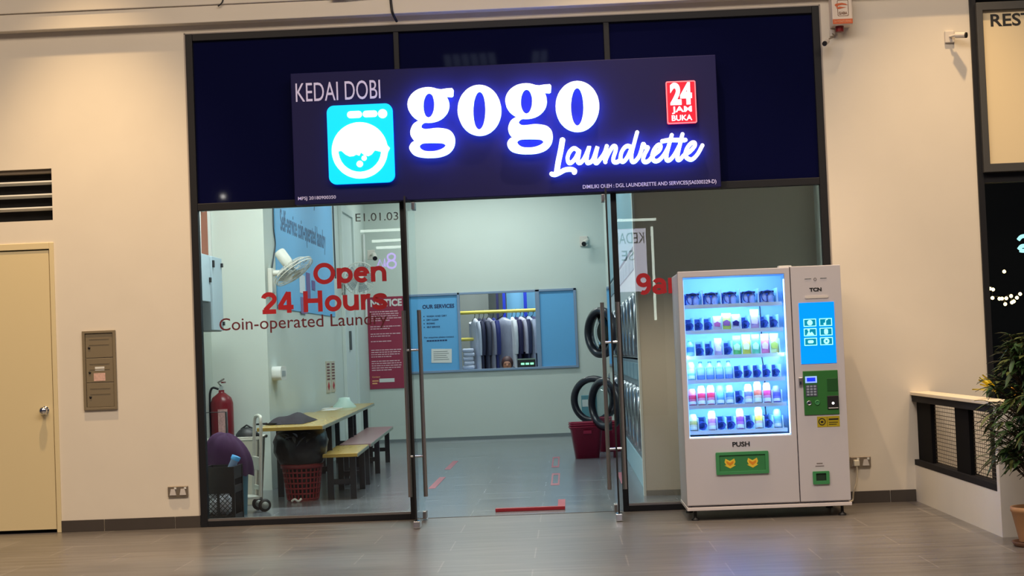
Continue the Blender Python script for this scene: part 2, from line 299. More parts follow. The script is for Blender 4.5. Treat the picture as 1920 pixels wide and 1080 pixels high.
RING= [(-1.152, 3.085), (-1.154, 3.059), (-1.16, 3.033), (-1.168, 3.008), (-1.179, 2.984), (-1.192, 2.961), (-1.208, 2.94), (-1.227, 2.921), (-1.247, 2.905), (-1.269, 2.89), (-1.292, 2.879), (-1.317, 2.87), (-1.342, 2.863), (-1.368, 2.86), (-1.394, 2.86), (-1.421, 2.862), (-1.446, 2.868), (-1.471, 2.876), (-1.495, 2.887), (-1.518, 2.901), (-1.539, 2.917), (-1.557, 2.936), (-1.574, 2.956), (-1.589, 2.978), (-1.601, 3.002), (-1.61, 3.027), (-1.616, 3.053), (-1.62, 3.079), (-1.62, 3.105), (-1.618, 3.132), (-1.612, 3.157), (-1.604, 3.183), (-1.593, 3.207), (-1.58, 3.229), (-1.564, 3.25), (-1.545, 3.269), (-1.525, 3.286), (-1.503, 3.3), (-1.48, 3.312), (-1.455, 3.321), (-1.43, 3.327), (-1.404, 3.331), (-1.377, 3.331), (-1.351, 3.328), (-1.325, 3.323), (-1.3, 3.314), (-1.277, 3.303), (-1.254, 3.289), (-1.233, 3.273), (-1.214, 3.255), (-1.198, 3.234), (-1.183, 3.212), (-1.171, 3.188), (-1.162, 3.163), (-1.156, 3.138), (-1.152, 3.111)]
WATER= [(-1.564, 3.096), (-1.54, 3.098), (-1.507, 3.066), (-1.473, 3.048), (-1.439, 3.05), (-1.418, 3.062), (-1.391, 3.051), (-1.376, 3.078), (-1.35, 3.053), (-1.316, 3.044), (-1.288, 3.057), (-1.26, 3.09), (-1.212, 3.077), (-1.208, 3.075), (-1.216, 3.038), (-1.231, 3.004), (-1.253, 2.974), (-1.281, 2.949), (-1.313, 2.931), (-1.349, 2.92), (-1.386, 2.916), (-1.423, 2.92), (-1.459, 2.932), (-1.491, 2.951), (-1.519, 2.976), (-1.541, 3.007), (-1.556, 3.041), (-1.564, 3.078)]
NOTCH= [(-1.175, 3.154), (-1.133, 3.103), (-1.158, 3.058)]

# ================================================================ THE SETTING
struct(box('floor', m_floor, None, -9, 9, -20, 0.05, -0.1, 0))
struct(box('floor_shop', m_sfloor, None, -3.75, 2.9, 0.05, 16.6, -0.1, 0))
b = MB()
b.box(-9, -4.04, 0, 0.2, 2.45, 2.64); b.box(-9, -4.04, 0, 0.2, 3.08, 4.4); b.box(-9, -5.05, 0, 0.2, 0, 2.45); b.box(-9, -5.05, 0, 0.2, 2.64, 3.08)
b.box(-4.04, -2.865, 0, 0.2, 0, 4.4); b.box(2.505, 3.75, 0, 0.2, 0, 4.4); b.box(-2.865, 2.505, 0, 0.2, 4.172, 4.4)
struct(b.build('wall_front', m_wall))
b = MB(); b.box(-9, 3.76, -0.11, 0.2, 4.245, 4.39); b.box(-9, 3.76, -0.13, 0.2, 4.39, 6.2)
struct(b.build('trim_1', m_wall, bevel=0.006))
b = MB()
for x0, x1 in ((-4.04, -3.68), (-3.675, -3.08), (-3.075, -2.865), (2.505, 2.9), (2.905, 3.115)): b.box(x0, x1, -0.012, 0, 0, 0.098)
struct(b.build('baseboard_front', m_skirt, bevel=0.002))
# shop shell
struct(box('wall_left', m_inwall, None, -3.05, -2.93, 3.9, 13.45, 0, 4.3))
struct(box('wall_alcove_left', m_inwall, None, -3.75, -3.53, 0.2, 4.02, 0, 4.3)); struct(box('wall_alcove_back', m_inwall, None, -3.53, -3.05, 3.9, 4.02, 0, 4.3))
struct(box('wall_right', m_inwall, None, 2.6, 2.8, 0.2, 16.6, 0, 4.3))
struct(box('ceiling', mat('shop_ceiling_paint', (225, 230, 226), 0.8), None, -3.75, 2.8, 0.2, 16.6, 4.3, 4.4))
b = MB(); b.box(-3.05, -2.30, 13.3, 13.45, 0, 4.3); b.box(0.46, 2.6, 13.3, 13.45, 0, 4.3); b.box(-2.30, 0.46, 13.3, 13.45, 0, 1.09); b.box(-2.30, 0.46, 13.3, 13.45, 2.37, 4.3)
struct(b.build('wall_back', m_inwall))
struct(box('baseboard_back', mat('grey_skirting', (120, 128, 130), 0.5), None, -2.93, 0.93, 13.285, 13.3, 0, 0.045))
b = MB(); b.box(-3.05, 2.6, 16.45, 16.6, 0, 4.3); b.box(-3.05, -2.9, 13.45, 16.45, 0, 4.3); b.box(1.5, 1.6, 13.45, 16.45, 0, 4.3)
struct(b.build('wall_back_room', mat('back_room_paint', (158, 166, 166), 0.7)))
# the bulkhead that houses the washers: its end wall faces the glass
m_bulk = mat('bulkhead_paint', (204, 198, 182), 0.55)
b = MB(); b.box(0.945, 2.6, 1.45, 1.57, 0, 4.3)
struct(b.build('wall_bulkhead', m_bulk))
struct(box('trim_2', mat('corner_bead', (214, 220, 214), 0.4), None, 0.925, 0.945, 1.44, 1.57, 0, 4.3))
struct(box('trim_3', mat('teal_fascia', (120, 168, 186), 0.5), None, 0.96, 2.6, 1.57, 13.3, 2.36, 4.3))
struct(box('baseboard_right', mat('pale_blue_plinth', (150, 190, 205), 0.5), None, 0.96, 1.05, 1.57, 13.3, 0, 0.26))
struct(box('baseboard_bulkhead', mat('bulkhead_skirting', (128, 126, 116), 0.5), None, 0.945, 2.6, 1.435, 1.45, 0, 0.05))

# shopfront glazing
w1 = setting('window_1')
b = MB(); b.box(-2.86, -2.80, -0.012, 0.07, 0, 4.17); b.box(2.44, 2.50, -0.012, 0.07, 0, 4.17); b.box(-2.80, 2.44, -0.01, 0.07, 4.11, 4.17); b.box(-2.80, 2.44, -0.012, 0.07, 2.665, 2.725)
b.box(-1.09, -1.045, -0.01, 0.07, 2.725, 4.11); b.box(0.687, 0.735, -0.01, 0.07, 2.725, 4.11)
b.build('frame', m_frame, w1, bevel=0.004)
b = MB(); b.box(-2.872, -2.86, -0.006, 0.0, 0.1, 4.18); b.box(2.50, 2.512, -0.006, 0, 0.1, 4.18); b.box(-2.87, 2.51, -0.006, 0, 4.17, 4.18)
b.build('sealant', mat('grey_sealant', (160, 152, 146), 0.6), w1)
for x0, x1 in ((-2.80, -1.09), (-1.045, 0.687), (0.735, 2.44)): box('pane', m_dkglass, w1, x0, x1, 0.02, 0.035, 2.725, 4.11)
for nm, xa, xb, post in (('window_2', -2.80, -1.09, (-1.09, -1.045)), ('window_3', 0.735, 2.44, (0.687, 0.735))):
    wi = setting(nm)
    b = MB(); b.box(post[0], post[1], -0.012, 0.07, 0, 2.665); b.box(xa, xb, -0.012, 0.07, 0, 0.05); b.build('frame', m_frame, wi, bevel=0.003)
    b = MB(); b.box(xa, xb, -0.004, 0.055, 0.05, 0.066); b.build('bead', m_steel, wi)
    box('pane', m_glass, wi, xa, xb, 0.022, 0.032, 0.066, 2.665)

# the two open glass leaves
def leaf(name, hx, sgn):
    d = setting(name, (hx, 0.04, 0))
    box('pane', m_dglass, d, -0.006, 0.006, -0.85, -0.03, 0.03, 2.64)
    box('edge_strip', m_black, d, -0.007, 0.007, -0.856, -0.85, 0.03, 2.64)
    for z0, z1 in ((0.012, 0.075), (2.59, 2.65)):
        MB().box(-0.02, 0.02, -0.17, -0.02, z0, z1).build('patch_fitting', m_steel, d, bevel=0.004)
    MB().box(-0.026, 0.026, -0.865, -0.75, 0.004, 0.062).build('lock_fitting', m_chrome, d, bevel=0.006)
    for s in (-1, 1):
        h = MB().cyl((s * 0.062, -0.62, 0.235), (s * 0.062, -0.62, 1.735), 0.017, n=14).build('pull_handle', m_steel, d)
        for z in (0.56, 1.415): MB().cyl((0, -0.62, z), (s * 0.052, -0.62, z), 0.011, n=10).build('handle_bracket', m_chrome, h)
    return d
leaf('door_2', -0.972, -1); leaf('door_3', 0.628, 1)
MB().box(-0.95, 0.62, 0.045, 0.06, 0, 0.004).build('trim_4', mat('threshold_strip', (96, 96, 98), 0.4)).__setitem__('kind', 'structure')

# beige service door on the left, and the louvre over it
m_cream = mat('cream_door_paint', (222, 206, 164), 0.5)
d1 = setting('door_1')
MB().box(-5.02, -4.085, 0.0, 0.05, 0.03, 2.385).build('leaf', m_cream, d1)
b = MB(); b.box(-4.078, -4.04, -0.012, 0.12, 0, 2.45); b.box(-5.06, -4.078, -0.012, 0.12, 2.395, 2.45); b.box(-5.1, -5.03, -0.012, 0.12, 0, 2.45); b.build('frame', m_cream, d1, bevel=0.004)
box('dark_backing', m_dark, d1, -5.03, -4.078, 0.055, 0.12, 0.0, 2.395)  # black sheet giving the shade in the gap round the leaf
k = MB().lathe([(0.0, 0.075), (0.022, 0.072), (0.033, 0.058), (0.034, 0.045), (0.02, 0.032), (0.014, 0.02), (0.014, 0.008), (0.036, 0.006), (0.038, 0.0)], (-4.155, 0, 1.03), 20, rot('X', 90)).build('door_knob', m_chrome, d1)
v = setting('window_4')
box('dark_backing', m_dark, v, -5.05, -4.04, 0.1, 0.2, 2.64, 3.08)  # black sheet in place of the shaded depth behind the blades
for z in (2.745, 2.855, 2.965):
    MB().box(-5.05, -4.04, 0.0, 0.10, z - 0.006, z + 0.006, rot('X', -8)).build('louvre_blade', m_white, v)
box('head', mat('louvre_head', (120, 108, 92), 0.6), v, -5.05, -4.04, 0.03, 0.1, 3.045, 3.08)

# neighbour on the right: dark glass front with its signboard
nb = setting('window_5')
b = MB(); b.box(3.75, 3.80, -0.03, 0.2, 0, 4.3); b.box(3.80, 6.5, -0.02, 0.1, 2.62, 2.70); b.box(5.2, 5.25, -0.02, 0.1, 0, 2.62); b.build('frame', m_frame, nb)
box('pane', glass_mat('smoked_glass', (0.62, 0.66, 0.62), 1.4), nb, 3.80, 6.5, 0.03, 0.04, 0, 2.62)
struct(box('wall_neighbour', mat('dark_dining_wall', (58, 58, 54), 0.8), None, 2.85, 7.0, 5.0, 5.1, 0, 4.2))
struct(box('wall_right_return', m_wall, None, 3.60, 3.75, 0.2, 0.5, 0, 4.3))

# planter wall on the right with its railed side
m_pw = mat('planter_wall_paint', (226, 222, 214), 0.6, noise=0.05, ns=2)
pl = setting('wall_planter')
b = MB(); b.box(3.12, 3.24, -2.72, -0.0, 0, 0.30); b.build('kerb', m_pw, pl)
b = MB(); b.box(3.12, 3.75, -2.80, -2.72, 0, 0.878); b.build('end_pier', m_pw, pl)
MB().box(3.105, 3.27, -2.82, 0, 0.878, 0.905).build('coping', mat('cream_coping', (236, 222, 196), 0.5), pl, bevel=0.004)
b = MB(); b.box(3.118, 3.22, -2.72, -0.0, 0.30, 0.345); b.box(3.118, 3.22, -2.72, 0, 0.825, 0.878); b.build('rail', mat('black_rail', (26, 25, 29), 0.8, spec=0.2), pl)
for y0, y1 in ((-0.56, -0.03), (-1.86, -1.42)): MB().box(3.15, 3.19, y0, y1, 0.345, 0.825).build('panel', mat('black_screen_panel', (14, 14, 17), 0.9, spec=0.1), pl)
m_mesh = mat('mesh_wire', (70, 62, 50), 0.5)
for y0, y1 in ((-1.42, -0.56), (-2.72, -1.86)):
    b = MB(); n = int((y1 - y0) / 0.06)
    for i in range(n + 1): y = y0 + (y1 - y0) * i / n; b.box(3.1805, 3.1818, y - 0.002, y + 0.002, 0.345, 0.825)
    for i in range(17): z = 0.345 + 0.48 * i / 16; b.box(3.1793, 3.1805, y0, y1, z - 0.0025, z + 0.0025)
    b.build('mesh_panel', m_mesh, pl)
struct(box('floor_planter', mat('planter_soil', (60, 46, 34), 0.9, noise=0.3), None, 3.24, 3.75, -2.72, -0.0, 0, 0.12))

# ================================================================ SIGNBOARD
m_board = mat('navy_signboard', (27, 26, 80), 0.6, spec=0.2)
m_lit = mat('lit_white_acrylic', (245, 247, 255), 0.4, emit=(242, 246, 255), strength=1.5)
m_litside = mat('blue_halo_return', (90, 120, 255), 0.4, emit=(122, 152, 255), strength=9.0)  # letter sides made to glow so a blue halo spills onto the board
m_cyan = mat('lit_cyan_acrylic', (0, 190, 235), 0.3, emit=(0, 196, 240), strength=1.05)
m_litred = mat('lit_red_acrylic', (230, 20, 40), 0.3, emit=(238, 28, 46), strength=1.0)
m_redrim = mat('lit_pink_rim', (255, 120, 130), 0.3, emit=(255, 110, 120), strength=1.2)
m_print = mat('white_print', (205, 196, 225), 0.5, emit=(200, 190, 225), strength=0.25)
sg = thing('signboard', 'long navy shop signboard with glowing white lettering above the glass doors', 'sign', (0, 0, 0))
MB().box(-1.955, 1.607, -0.13, -0.015, 2.668, 3.775).build('board', m_board, sg, bevel=0.006)
SY = -0.13
def chan(loops_list, name, parent, face, side, t=0.085):
    """a channel letter: lit face, return made to glow blue for a halo on the board"""
    f = MB(); r = MB()
    for loops in loops_list:
        f.prism(loops, SY - t - 0.006, SY - t)
        r.prism(loops, SY - t, SY - 0.012)
    o = f.build(name, face, parent); r.build('letter_return', side, o); return o
def sh(l, dx, dz): return [(p[0] + dx, p[1] + dz) for p in l]
for dx, dz in ((0, 0), (0.815, -0.004)):
    chan([[sh(G_BOWL, dx, dz), sh(G_HOLE, dx, dz)], [sh(G_EAR, dx, dz)], [sh(smooth_loop([p + (0,) for p in G_TAIL], 3), dx, dz), sh(smooth_loop([p + (0,) for p in G_LOOP], 3), dx, dz)]], 'letter_g', sg, m_lit, m_litside)
    chan([[sh(O_OUT, dx, dz), sh(O_IN, dx, dz)]], 'letter_o', sg, m_lit, m_litside)
sc_ = MB(); sr = MB()
for i, st in enumerate(SCRIPT):
    r = 0.024 if i == 0 else 0.019 if i == 1 else 0.0165
    P = smooth([(p[0], SY - 0.075, p[1]) for p in st], 6)
    sc_.tube(P, r, 10); sc_.ball(P[0], r); sc_.ball(P[-1], r)
    sr.tube([p + Vector((0, 0.022, 0)) for p in P], r * 0.92, 8); sr.tube([p + Vector((0, 0.048, 0)) for p in P], r * 0.92, 8)
so = sc_.build('script_lettering', m_lit, sg); sr.build('letter_return', m_litside, so)
b = MB(); text(b, 'KEDAI DOBI', -1.915, -1.203, 3.534, 0.155, front(SY)); b.build('heading_lettering', m_print, sg)
b = MB(); text(b, 'DIMILIKI OLEH : DGL LAUNDERETTE AND SERVICES(SA0300329-D)', 0.458, 1.567, 2.702, 0.030, front(SY), 0.01); b.build('owner_lettering', m_print, sg)
b = MB(); text(b, 'MPSJ 20180900350', -1.926, -1.608, 2.708, 0.026, front(SY), 0.01); b.build('licence_lettering', m_print, sg)
# washing-machine emblem
em = MB().prism([rrect(-1.652, -1.103, 2.822, 3.480, 0.06)], SY - 0.06, SY - 0.012).build('emblem', m_cyan, sg)
MB().prism([rrect(-1.650, -1.105, 2.824, 3.478, 0.06)], SY - 0.012, SY).build('emblem_return', mat('blue_lit_back', (20, 60, 255), 0.4, emit=(10, 50, 255), strength=5.0), em)
b = MB(); y = SY - 0.066
b.prism([RING, WATER], y, y + 0.005); b.prism([NOTCH], y, y + 0.005)
for cx, cz, r in ((-1.352, 3.029, 0.022), (-1.390, 2.982, 0.027), (-1.184, 3.394, 0.038)): b.prism([arc(cx, cz, r, 0, 345, 23)], y, y + 0.005)
b.prism([rrect(-1.481, -1.357, 3.368, 3.426, 0.028)], y, y + 0.005); b.prism([rrect(-1.350, -1.228, 3.370, 3.424, 0.026)], y, y + 0.005)
b.build('emblem_drum', m_lit, em)
# red 24-hour badge
bg = MB().prism([rrect(1.181, 1.424, 3.207, 3.557, 0.012)], SY - 0.05, SY).build('badge', m_litred, sg)
b = MB(); b.prism([rrect(1.179, 1.426, 3.205, 3.559, 0.014), rrect(1.188, 1.417, 3.214, 3.550, 0.008)], SY - 0.054, SY - 0.046); b.build('badge_rim', m_redrim, bg)
b = MB(); f = front(SY - 0.0505)
text(b, '24', 1.212, 1.392, 3.372, 0.160, f, 0.05, 0.006); text(b, 'JAM', 1.222, 1.386, 3.302, 0.044, f, 0.02, 0.006); text(b, 'BUKA', 1.218, 1.386, 3.230, 0.044, f, 0.015, 0.006)
b.build('badge_lettering', m_lit, bg)

# ================================================================ VINYL LETTERING ON THE GLASS
def decal(name, parts, m, label):
    b = MB()
    for s, x0, x1, zb, cap, bold in parts: (grotesque(b, s, x0, x1, zb, cap, front(0.0215), 0.21, 0.0015) if bold > 0.02 else text(b, s, x0, x1, zb, cap, front(0.0215), bold, 0.0015))
    return tag(b.build(name, m), label, 'lettering')
decal('hours_lettering', [('Open', -1.848, -1.215, 2.006, 0.172, 0.028), ('24 Hours', -2.295, -1.222, 1.772, 0.178, 0.026)], m_red, 'bold red words Open 24 Hours stuck on the left shop window')
decal('service_lettering', [('Coin-operated Laundry', -2.654, -1.231, 1.645, 0.102, 0.002)], m_dred, 'thin dark red line Coin-operated Laundry on the left shop window')
decal('unit_lettering', [('E1.01.03', -1.468, -1.106, 2.520, 0.066, 0.0)], m_grey, 'small grey unit number E1.01.03 high on the left shop window')
decal('closing_lettering', [('9am', 0.872, 1.345, 1.806, 0.176, 0.028)], m_red, 'red 9a lettering on the right shop window beside the vending machine')

# ================================================================ VENDING MACHINE
m_body = mat('white_painted_steel', (206, 203, 208), 0.4)
m_door = mat('pale_grey_door', (196, 192, 197), 0.45)
m_liner = mat('cabinet_liner', (188, 206, 226), 0.5)
m_green = mat('green_panel', (44, 110, 48), 0.45)
m_green2 = mat('green_flap', (62, 138, 84), 0.4)
vm = thing('vending_machine', 'tall white drink and snack vending machine standing outside the right shop window', 'vending machine', (1.785, -0.987, 0), math.radians(0.0))
X0, X1, D = -0.628, 0.632, 0.79
LX0, LX1, LZ0, LZ1 = -0.590, 0.197, 0.640, 1.891       # the lit window
b = MB(); b.box(X0, X0 + 0.03, 0.05, D, 0.10, 1.93); b.box(0.235, X1, 0.05, D, 0.10, 1.93); b.box(X0 + 0.03, 0.235, 0.05, D, 1.90, 1.93); b.box(X0 + 0.03, 0.235, 0.05, D, 0.10, 0.60); b.box(X0 + 0.03, 0.235, D - 0.04, D, 0.60, 1.90)
b.build('cabinet', m_body, vm, bevel=0.006)
b = MB(); b.box(X0 + 0.031, 0.234, 0.44, 0.45, 0.60, 1.90); b.box(X0 + 0.031, X0 + 0.036, 0.05, 0.44, 0.60, 1.9); b.box(0.229, 0.234, 0.05, 0.44, 0.60, 1.9); b.box(X0 + 0.03, 0.235, 0.05, 0.44, 0.60, 0.605); b.box(X0 + 0.03, 0.235, 0.05, 0.44, 1.895, 1.899)
b.build('cabinet_liner', m_liner, vm)
dr = MB().prism([[(X0 - 0.002, 0.118), (0.240, 0.118), (0.240, 1.94), (X0 - 0.002, 1.94)], [(LX0, LZ0), (LX0, LZ1), (LX1, LZ1), (LX1, LZ0)]], 0.0, 0.05).build('door', m_door, vm, bevel=0.005)
MB().box(LX0, LX1, 0.012, 0.02, LZ0, LZ1).build('door_glass', glass_mat('vending_glass', (0.95, 0.98, 1.0), 1.25), dr)
MB().prism([[(0.247, 0.118), (X1 + 0.002, 0.118), (X1 + 0.002, 1.945), (0.247, 1.945)]], 0.0, 0.05).build('control_door', m_door, vm, bevel=0.005)
MB().box(X0 - 0.004, X1 + 0.008, -0.004, D, 0.078, 0.104).build('base_plate', mat('pale_base_plate', (214, 206, 206), 0.4), vm, bevel=0.003)
MB().box(0.16, 0.26, 0.02, 0.10, 1.94, 1.955).build('hinge_cap', m_white, vm, bevel=0.003)
for x in (X0 + 0.06, X1 - 0.06):
    for y in (0.06, D - 0.08):
        MB().lathe([(0.030, 0.0), (0.030, 0.012), (0.012, 0.022), (0.012, 0.08)], (x, y, 0), 14).build('foot', m_black, vm)
m_led = mat('lit_strip', (220, 240, 255), 0.4, emit=(170, 215, 255), strength=3.0)
MB().box(0.188, 0.200, 0.022, 0.032, LZ0 + 0.01, LZ1 - 0.04).build('light_strip', m_led, vm)
MB().box(LX0, 0.19, 0.022, 0.030, LZ0 + 0.002, LZ0 + 0.010).build('light_strip', m_led, vm)
MB().box(LX0 + 0.0, LX0 + 0.006, 0.022, 0.030, LZ0, LZ1 - 0.02).build('light_strip', mat('lit_strip_dim', (220, 240, 255), 0.4, emit=(150, 200, 255), strength=1.0), vm)
m_shelf = mat('shelf_steel', (196, 216, 232), 0.4); m_div = mat('lane_divider', (214, 238, 240), 0.4)
m_coil = mat('dark_coil', (30, 40, 110), 0.4, metal=0.2); m_motor = mat('dark_lane_back', (40, 50, 120), 0.6)
SH = [1.674, 1.474, 1.275, 1.088, 0.889, 0.690]; SX0, SX1 = LX0 + 0.006, 0.148
LEAN = math.radians(14)
def lanes(row): return 5 if row == 0 else 10
def lane_x(row, i): n = lanes(row); return SX0 + (SX1 - SX0) * (i + 0.5) / n
for r_, z in enumerate(SH):
    b = MB(); b.box(SX0, SX1 + 0.03, 0.070, 0.43, z - 0.006, z); b.box(SX0, SX1 + 0.03, 0.066, 0.074, z - 0.026, z + 0.004)
    s_ = b.build('shelf', m_shelf, vm)
    n = lanes(r_); hd = (0.115, 0.105, 0.115, 0.10, 0.10, 0.10)[r_]
    b = MB()
    for i in range(n + 1):
        x = SX0 + (SX1 - SX0) * i / n
        if 0 < i <= n: b.box(x - 0.0025, x + 0.0025, 0.072, 0.43, z, z + hd)
    b.build('divider', m_div, s_)
EMPTY = {0: range(5), 1: (0, 1, 2, 6, 8, 9), 2: (1, 2, 4), 3: (5, 6, 7, 8, 9), 4: (5,), 5: (1, 3, 4, 6, 8)}
for r_ in EMPTY:
    for i in EMPTY[r_]:
        x = lane_x(r_, i); wl = (SX1 - SX0) / lanes(r_); z = SH[r_]; rr = 0.030 if r_ else 0.046
        co = MB().tube([(x + rr * math.cos(a * PI / 6), 0.09 + 0.30 * a / 60, z + rr + 0.006 + rr * math.sin(a * PI / 6)) for a in range(61)], 0.0035, 6).build('coil', m_coil, vm)
        MB().box(x - wl * 0.40, x + wl * 0.40, 0.395 if r_ else 0.30, 0.405 if r_ else 0.31, z + 0.002, z + 0.095).build('coil_motor', m_motor, co)
b = MB(); b.tube([(0.045, 0.42, 1.66), (0.05, 0.40, 1.50), (0.04, 0.42, 1.28), (0.06, 0.40, 1.10), (0.05, 0.42, 0.9), (0.06, 0.42, 0.72)], 0.005, 6); b.build('cable', m_black, vm)
# control column
m_scr = mat('lit_blue_screen', (0, 120, 240), 0.2, emit=(0, 138, 250), strength=1.0)
m_ico = mat('lit_icon', (160, 250, 255), 0.3, emit=(150, 248, 255), strength=1.0)
m_icobg = mat('lit_icon_ground', (0, 120, 150), 0.3, emit=(0, 120, 152), strength=0.9)
ts = MB().box(0.299, 0.572, -0.004, 0.0, 1.183, 1.658).build('touch_screen', m_scr, vm)
b = MB(); g = MB(); ic = MB(); y = -0.0065
for r_ in range(3):
    for c in range(2):
        b = MB(); g = MB(); ic = MB()
        x0 = 0.330 + c * 0.122; z0 = 1.472 - r_ * 0.074; x1 = x0 + 0.098; z1 = z0 + 0.060; cx, cz = (x0 + x1) / 2, (z0 + z1) / 2
        b.prism([[(x0, z0), (x1, z0), (x1, z1), (x0, z1)], [(x0 + .006, z0 + .006), (x0 + .006, z1 - .006), (x1 - .006, z1 - .006), (x1 - .006, z0 + .006)]], y, y + 0.002)
        g.box(x0 + .006, x1 - .006, y + 0.001, y + 0.0025, z0 + .006, z1 - .006)
        yy = y - 0.001
        if (r_, c) == (0, 0): ic.prism([arc(cx, cz, 0.021, 0, 345, 23)], yy, y)
        elif (r_, c) == (0, 1): ic.prism([[(cx - .004, cz - .014), (cx + .002, cz - .014), (cx + .004, cz + .012), (cx + .016, cz + .018), (cx + .016, cz + .026), (cx - .002, cz + .018)]], yy, y); ic.prism([arc(cx - .007, cz - .014, 0.010, 0, 330, 12)], yy, y)
        elif (r_, c) == (1, 0): ic.prism([[(cx - .03, cz - .022), (cx + .03, cz - .022), (cx + .012, cz + .004), (cx, cz - .008), (cx - .010, cz + .012)]], yy, y); ic.prism([arc(cx - .012, cz + .018, 0.009, 0, 330, 12)], yy, y)
        elif (r_, c) == (1, 1): ic.prism([rrect(cx - .015, cx + .015, cz - .020, cz + .020, .010)], yy, y)
        elif (r_, c) == (2, 0): ic.prism([rrect(cx - .022, cx + .022, cz - .012, cz + .012, .010)], yy, y)
        else: ic.prism([arc(cx, cz, 0.022, 0, 345, 23), list(reversed(arc(cx, cz, 0.008, 0, 330, 11)))], yy, y)
        b.build('icon_frame', m_ico, ts); g.build('icon_ground', m_icobg, ts); ic.build('icon', m_ico, ts)

b = MB(); b.prism([arc(0.435, 1.838, 0.012, 0, 345, 23), list(reversed(arc(0.435, 1.838, 0.008, 0, 345, 23)))], -0.002, 0.0); b.build('camera_hole', mat('grey_print', (120, 114, 110), 0.5), vm)
for x in (0.355, 0.475): MB().box(x, x + 0.05, -0.002, 0, 1.842, 1.846).build('speaker_slot', m_grey, vm)
MB().prism([rrect(0.350, 0.530, 1.690, 1.708, 0.008)], -0.006, 0.0).build('card_slot', mat('pale_slot', (212, 206, 200), 0.4), vm)
b = MB(); text(b, 'TCN', 0.388, 0.482, 1.745, 0.026, front(0.0), 0.05); b.build('maker_lettering', m_black, vm); b = MB(); text(b, 'PUSH', -0.262, -0.128, 0.565, 0.034, front(0.0), 0.03); b.build('push_lettering', m_black, vm)
gp = MB().box(0.306, 0.575, -0.008, 0.0, 0.786, 1.128).build('payment_panel', m_green, vm, bevel=0.003)
b = MB(); b.box(0.322, 0.412, -0.012, -0.008, 1.035, 1.086); b.build('display_bezel', mat('lit_display_rim', (170, 200, 255), 0.3, emit=(120, 160, 255), strength=0.8), gp)
MB().box(0.334, 0.400, -0.0135, -0.012, 1.046, 1.076).build('display', mat('lit_display', (20, 40, 200), 0.3, emit=(20, 50, 220), strength=1.0), gp)
kp = MB().box(0.322, 0.412, -0.011, -0.008, 0.930, 1.020).build('keypad', mat('dark_keypad', (70, 78, 92), 0.5), gp)
b = MB()
for r_ in range(4):
    for c in range(3): b.prism([rrect(0.330 + c * 0.027, 0.349 + c * 0.027, 0.938 + r_ * 0.021, 0.952 + r_ * 0.021, 0.004, 3)], -0.014, -0.011)
b.build('key', mat('grey_key', (150, 160, 178), 0.4), gp)
for x in (0.345, 0.408): MB().lathe([(0.017, 0), (0.020, 0.004), (0.013, 0.006), (0.012, 0.001)], (x, -0.008, 0.880), 18, rot('X', 90)).build('button', m_chrome if x < 0.4 else m_green2, gp)
MB().box(0.490, 0.570, -0.011, -0.008, 0.965, 1.065).build('note_reader', mat('dark_green', (30, 82, 36), 0.4), gp, bevel=0.002)
cr = MB().box(0.485, 0.572, -0.016, -0.008, 0.826, 0.930).build('card_reader', m_black, gp, bevel=0.003)
MB().prism([arc(0.528, 0.872, 0.010, 0, 330, 11)], -0.018, -0.016).build('reader_lamp', mat('lit_white_dot', (255, 255, 255), 0.3, emit=(255, 255, 255), strength=1.5), cr)
MB().box(0.492, 0.566, -0.018, -0.016, 0.833, 0.838).build('card_slit', m_white, cr)
st = MB().box(0.401, 0.574, -0.002, 0.0, 0.690, 0.772).build('warning_sticker', mat('yellow_sticker', (176, 156, 22), 0.5), vm)
b = MB(); b.prism([arc(0.438, 0.731, 0.028, 0, 345, 23), list(reversed(arc(0.438, 0.731, 0.021, 0, 345, 23)))], -0.003, -0.002); b.box(0.478, 0.480, -0.003, -0.002, 0.696, 0.766); b.box(0.490, 0.565, -0.003, -0.002, 0.742, 0.754); b.box(0.490, 0.56, -0.003, -0.002, 0.722, 0.727); b.box(0.490, 0.55, -0.003, -0.002, 0.706, 0.711); b.box(0.428, 0.448, -0.003, -0.002, 0.722, 0.738); b.build('print', m_black, st)
lk = MB().box(0.272, 0.302, -0.022, 0.0, 1.020, 1.080).build('lock', m_steel, vm, bevel=0.004); MB().box(0.276, 0.290, -0.034, -0.022, 1.026, 1.050).build('lock_handle', m_chrome, lk)
fl = MB().prism([rrect(-0.396, 0.012, 0.350, 0.524, 0.008, 3), list(reversed(rrect(-0.370, -0.014, 0.374, 0.500, 0.006, 3)))], -0.014, 0.0).build('flap_frame', m_green2, vm, bevel=0.003)
MB().box(-0.370, -0.014, -0.004, 0.002, 0.374, 0.500).build('flap', mat('green_flap_face', (56, 128, 74), 0.4), fl)
m_chev = mat('yellow_arrow', (236, 200, 60), 0.5); m_chev2 = mat('orange_arrow', (222, 140, 30), 0.5)
for cx in (-0.287, -0.112):
    z = 0.437
    MB().prism([[(cx - .042, z + .010), (cx - .034, z + .036), (cx, z + .018), (cx + .034, z + .036), (cx + .042, z + .010), (cx + .030, z - .014), (cx + .044, z - .016), (cx, z - .040), (cx - .044, z - .016), (cx - .030, z - .014)]], -0.0055, -0.004).build('arrow', m_chev, fl)
    MB().prism([[(cx - .028, z + .020), (cx, z + .004), (cx + .028, z + .020), (cx + .026, z), (cx, z - .020), (cx - .026, z)]], -0.007, -0.0055).build('arrow_core', m_chev2, fl)
cn = MB().prism([rrect(0.347, 0.475, 0.250, 0.350, 0.006, 3), list(reversed(rrect(0.372, 0.450, 0.276, 0.334, 0.004, 3)))], -0.014, 0.0).build('coin_tray', m_green2, vm, bevel=0.003)
MB().box(0.372, 0.450, -0.002, 0.0, 0.276, 0.334).build('coin_flap', mat('dark_green_recess', (24, 52, 34), 0.5), cn)
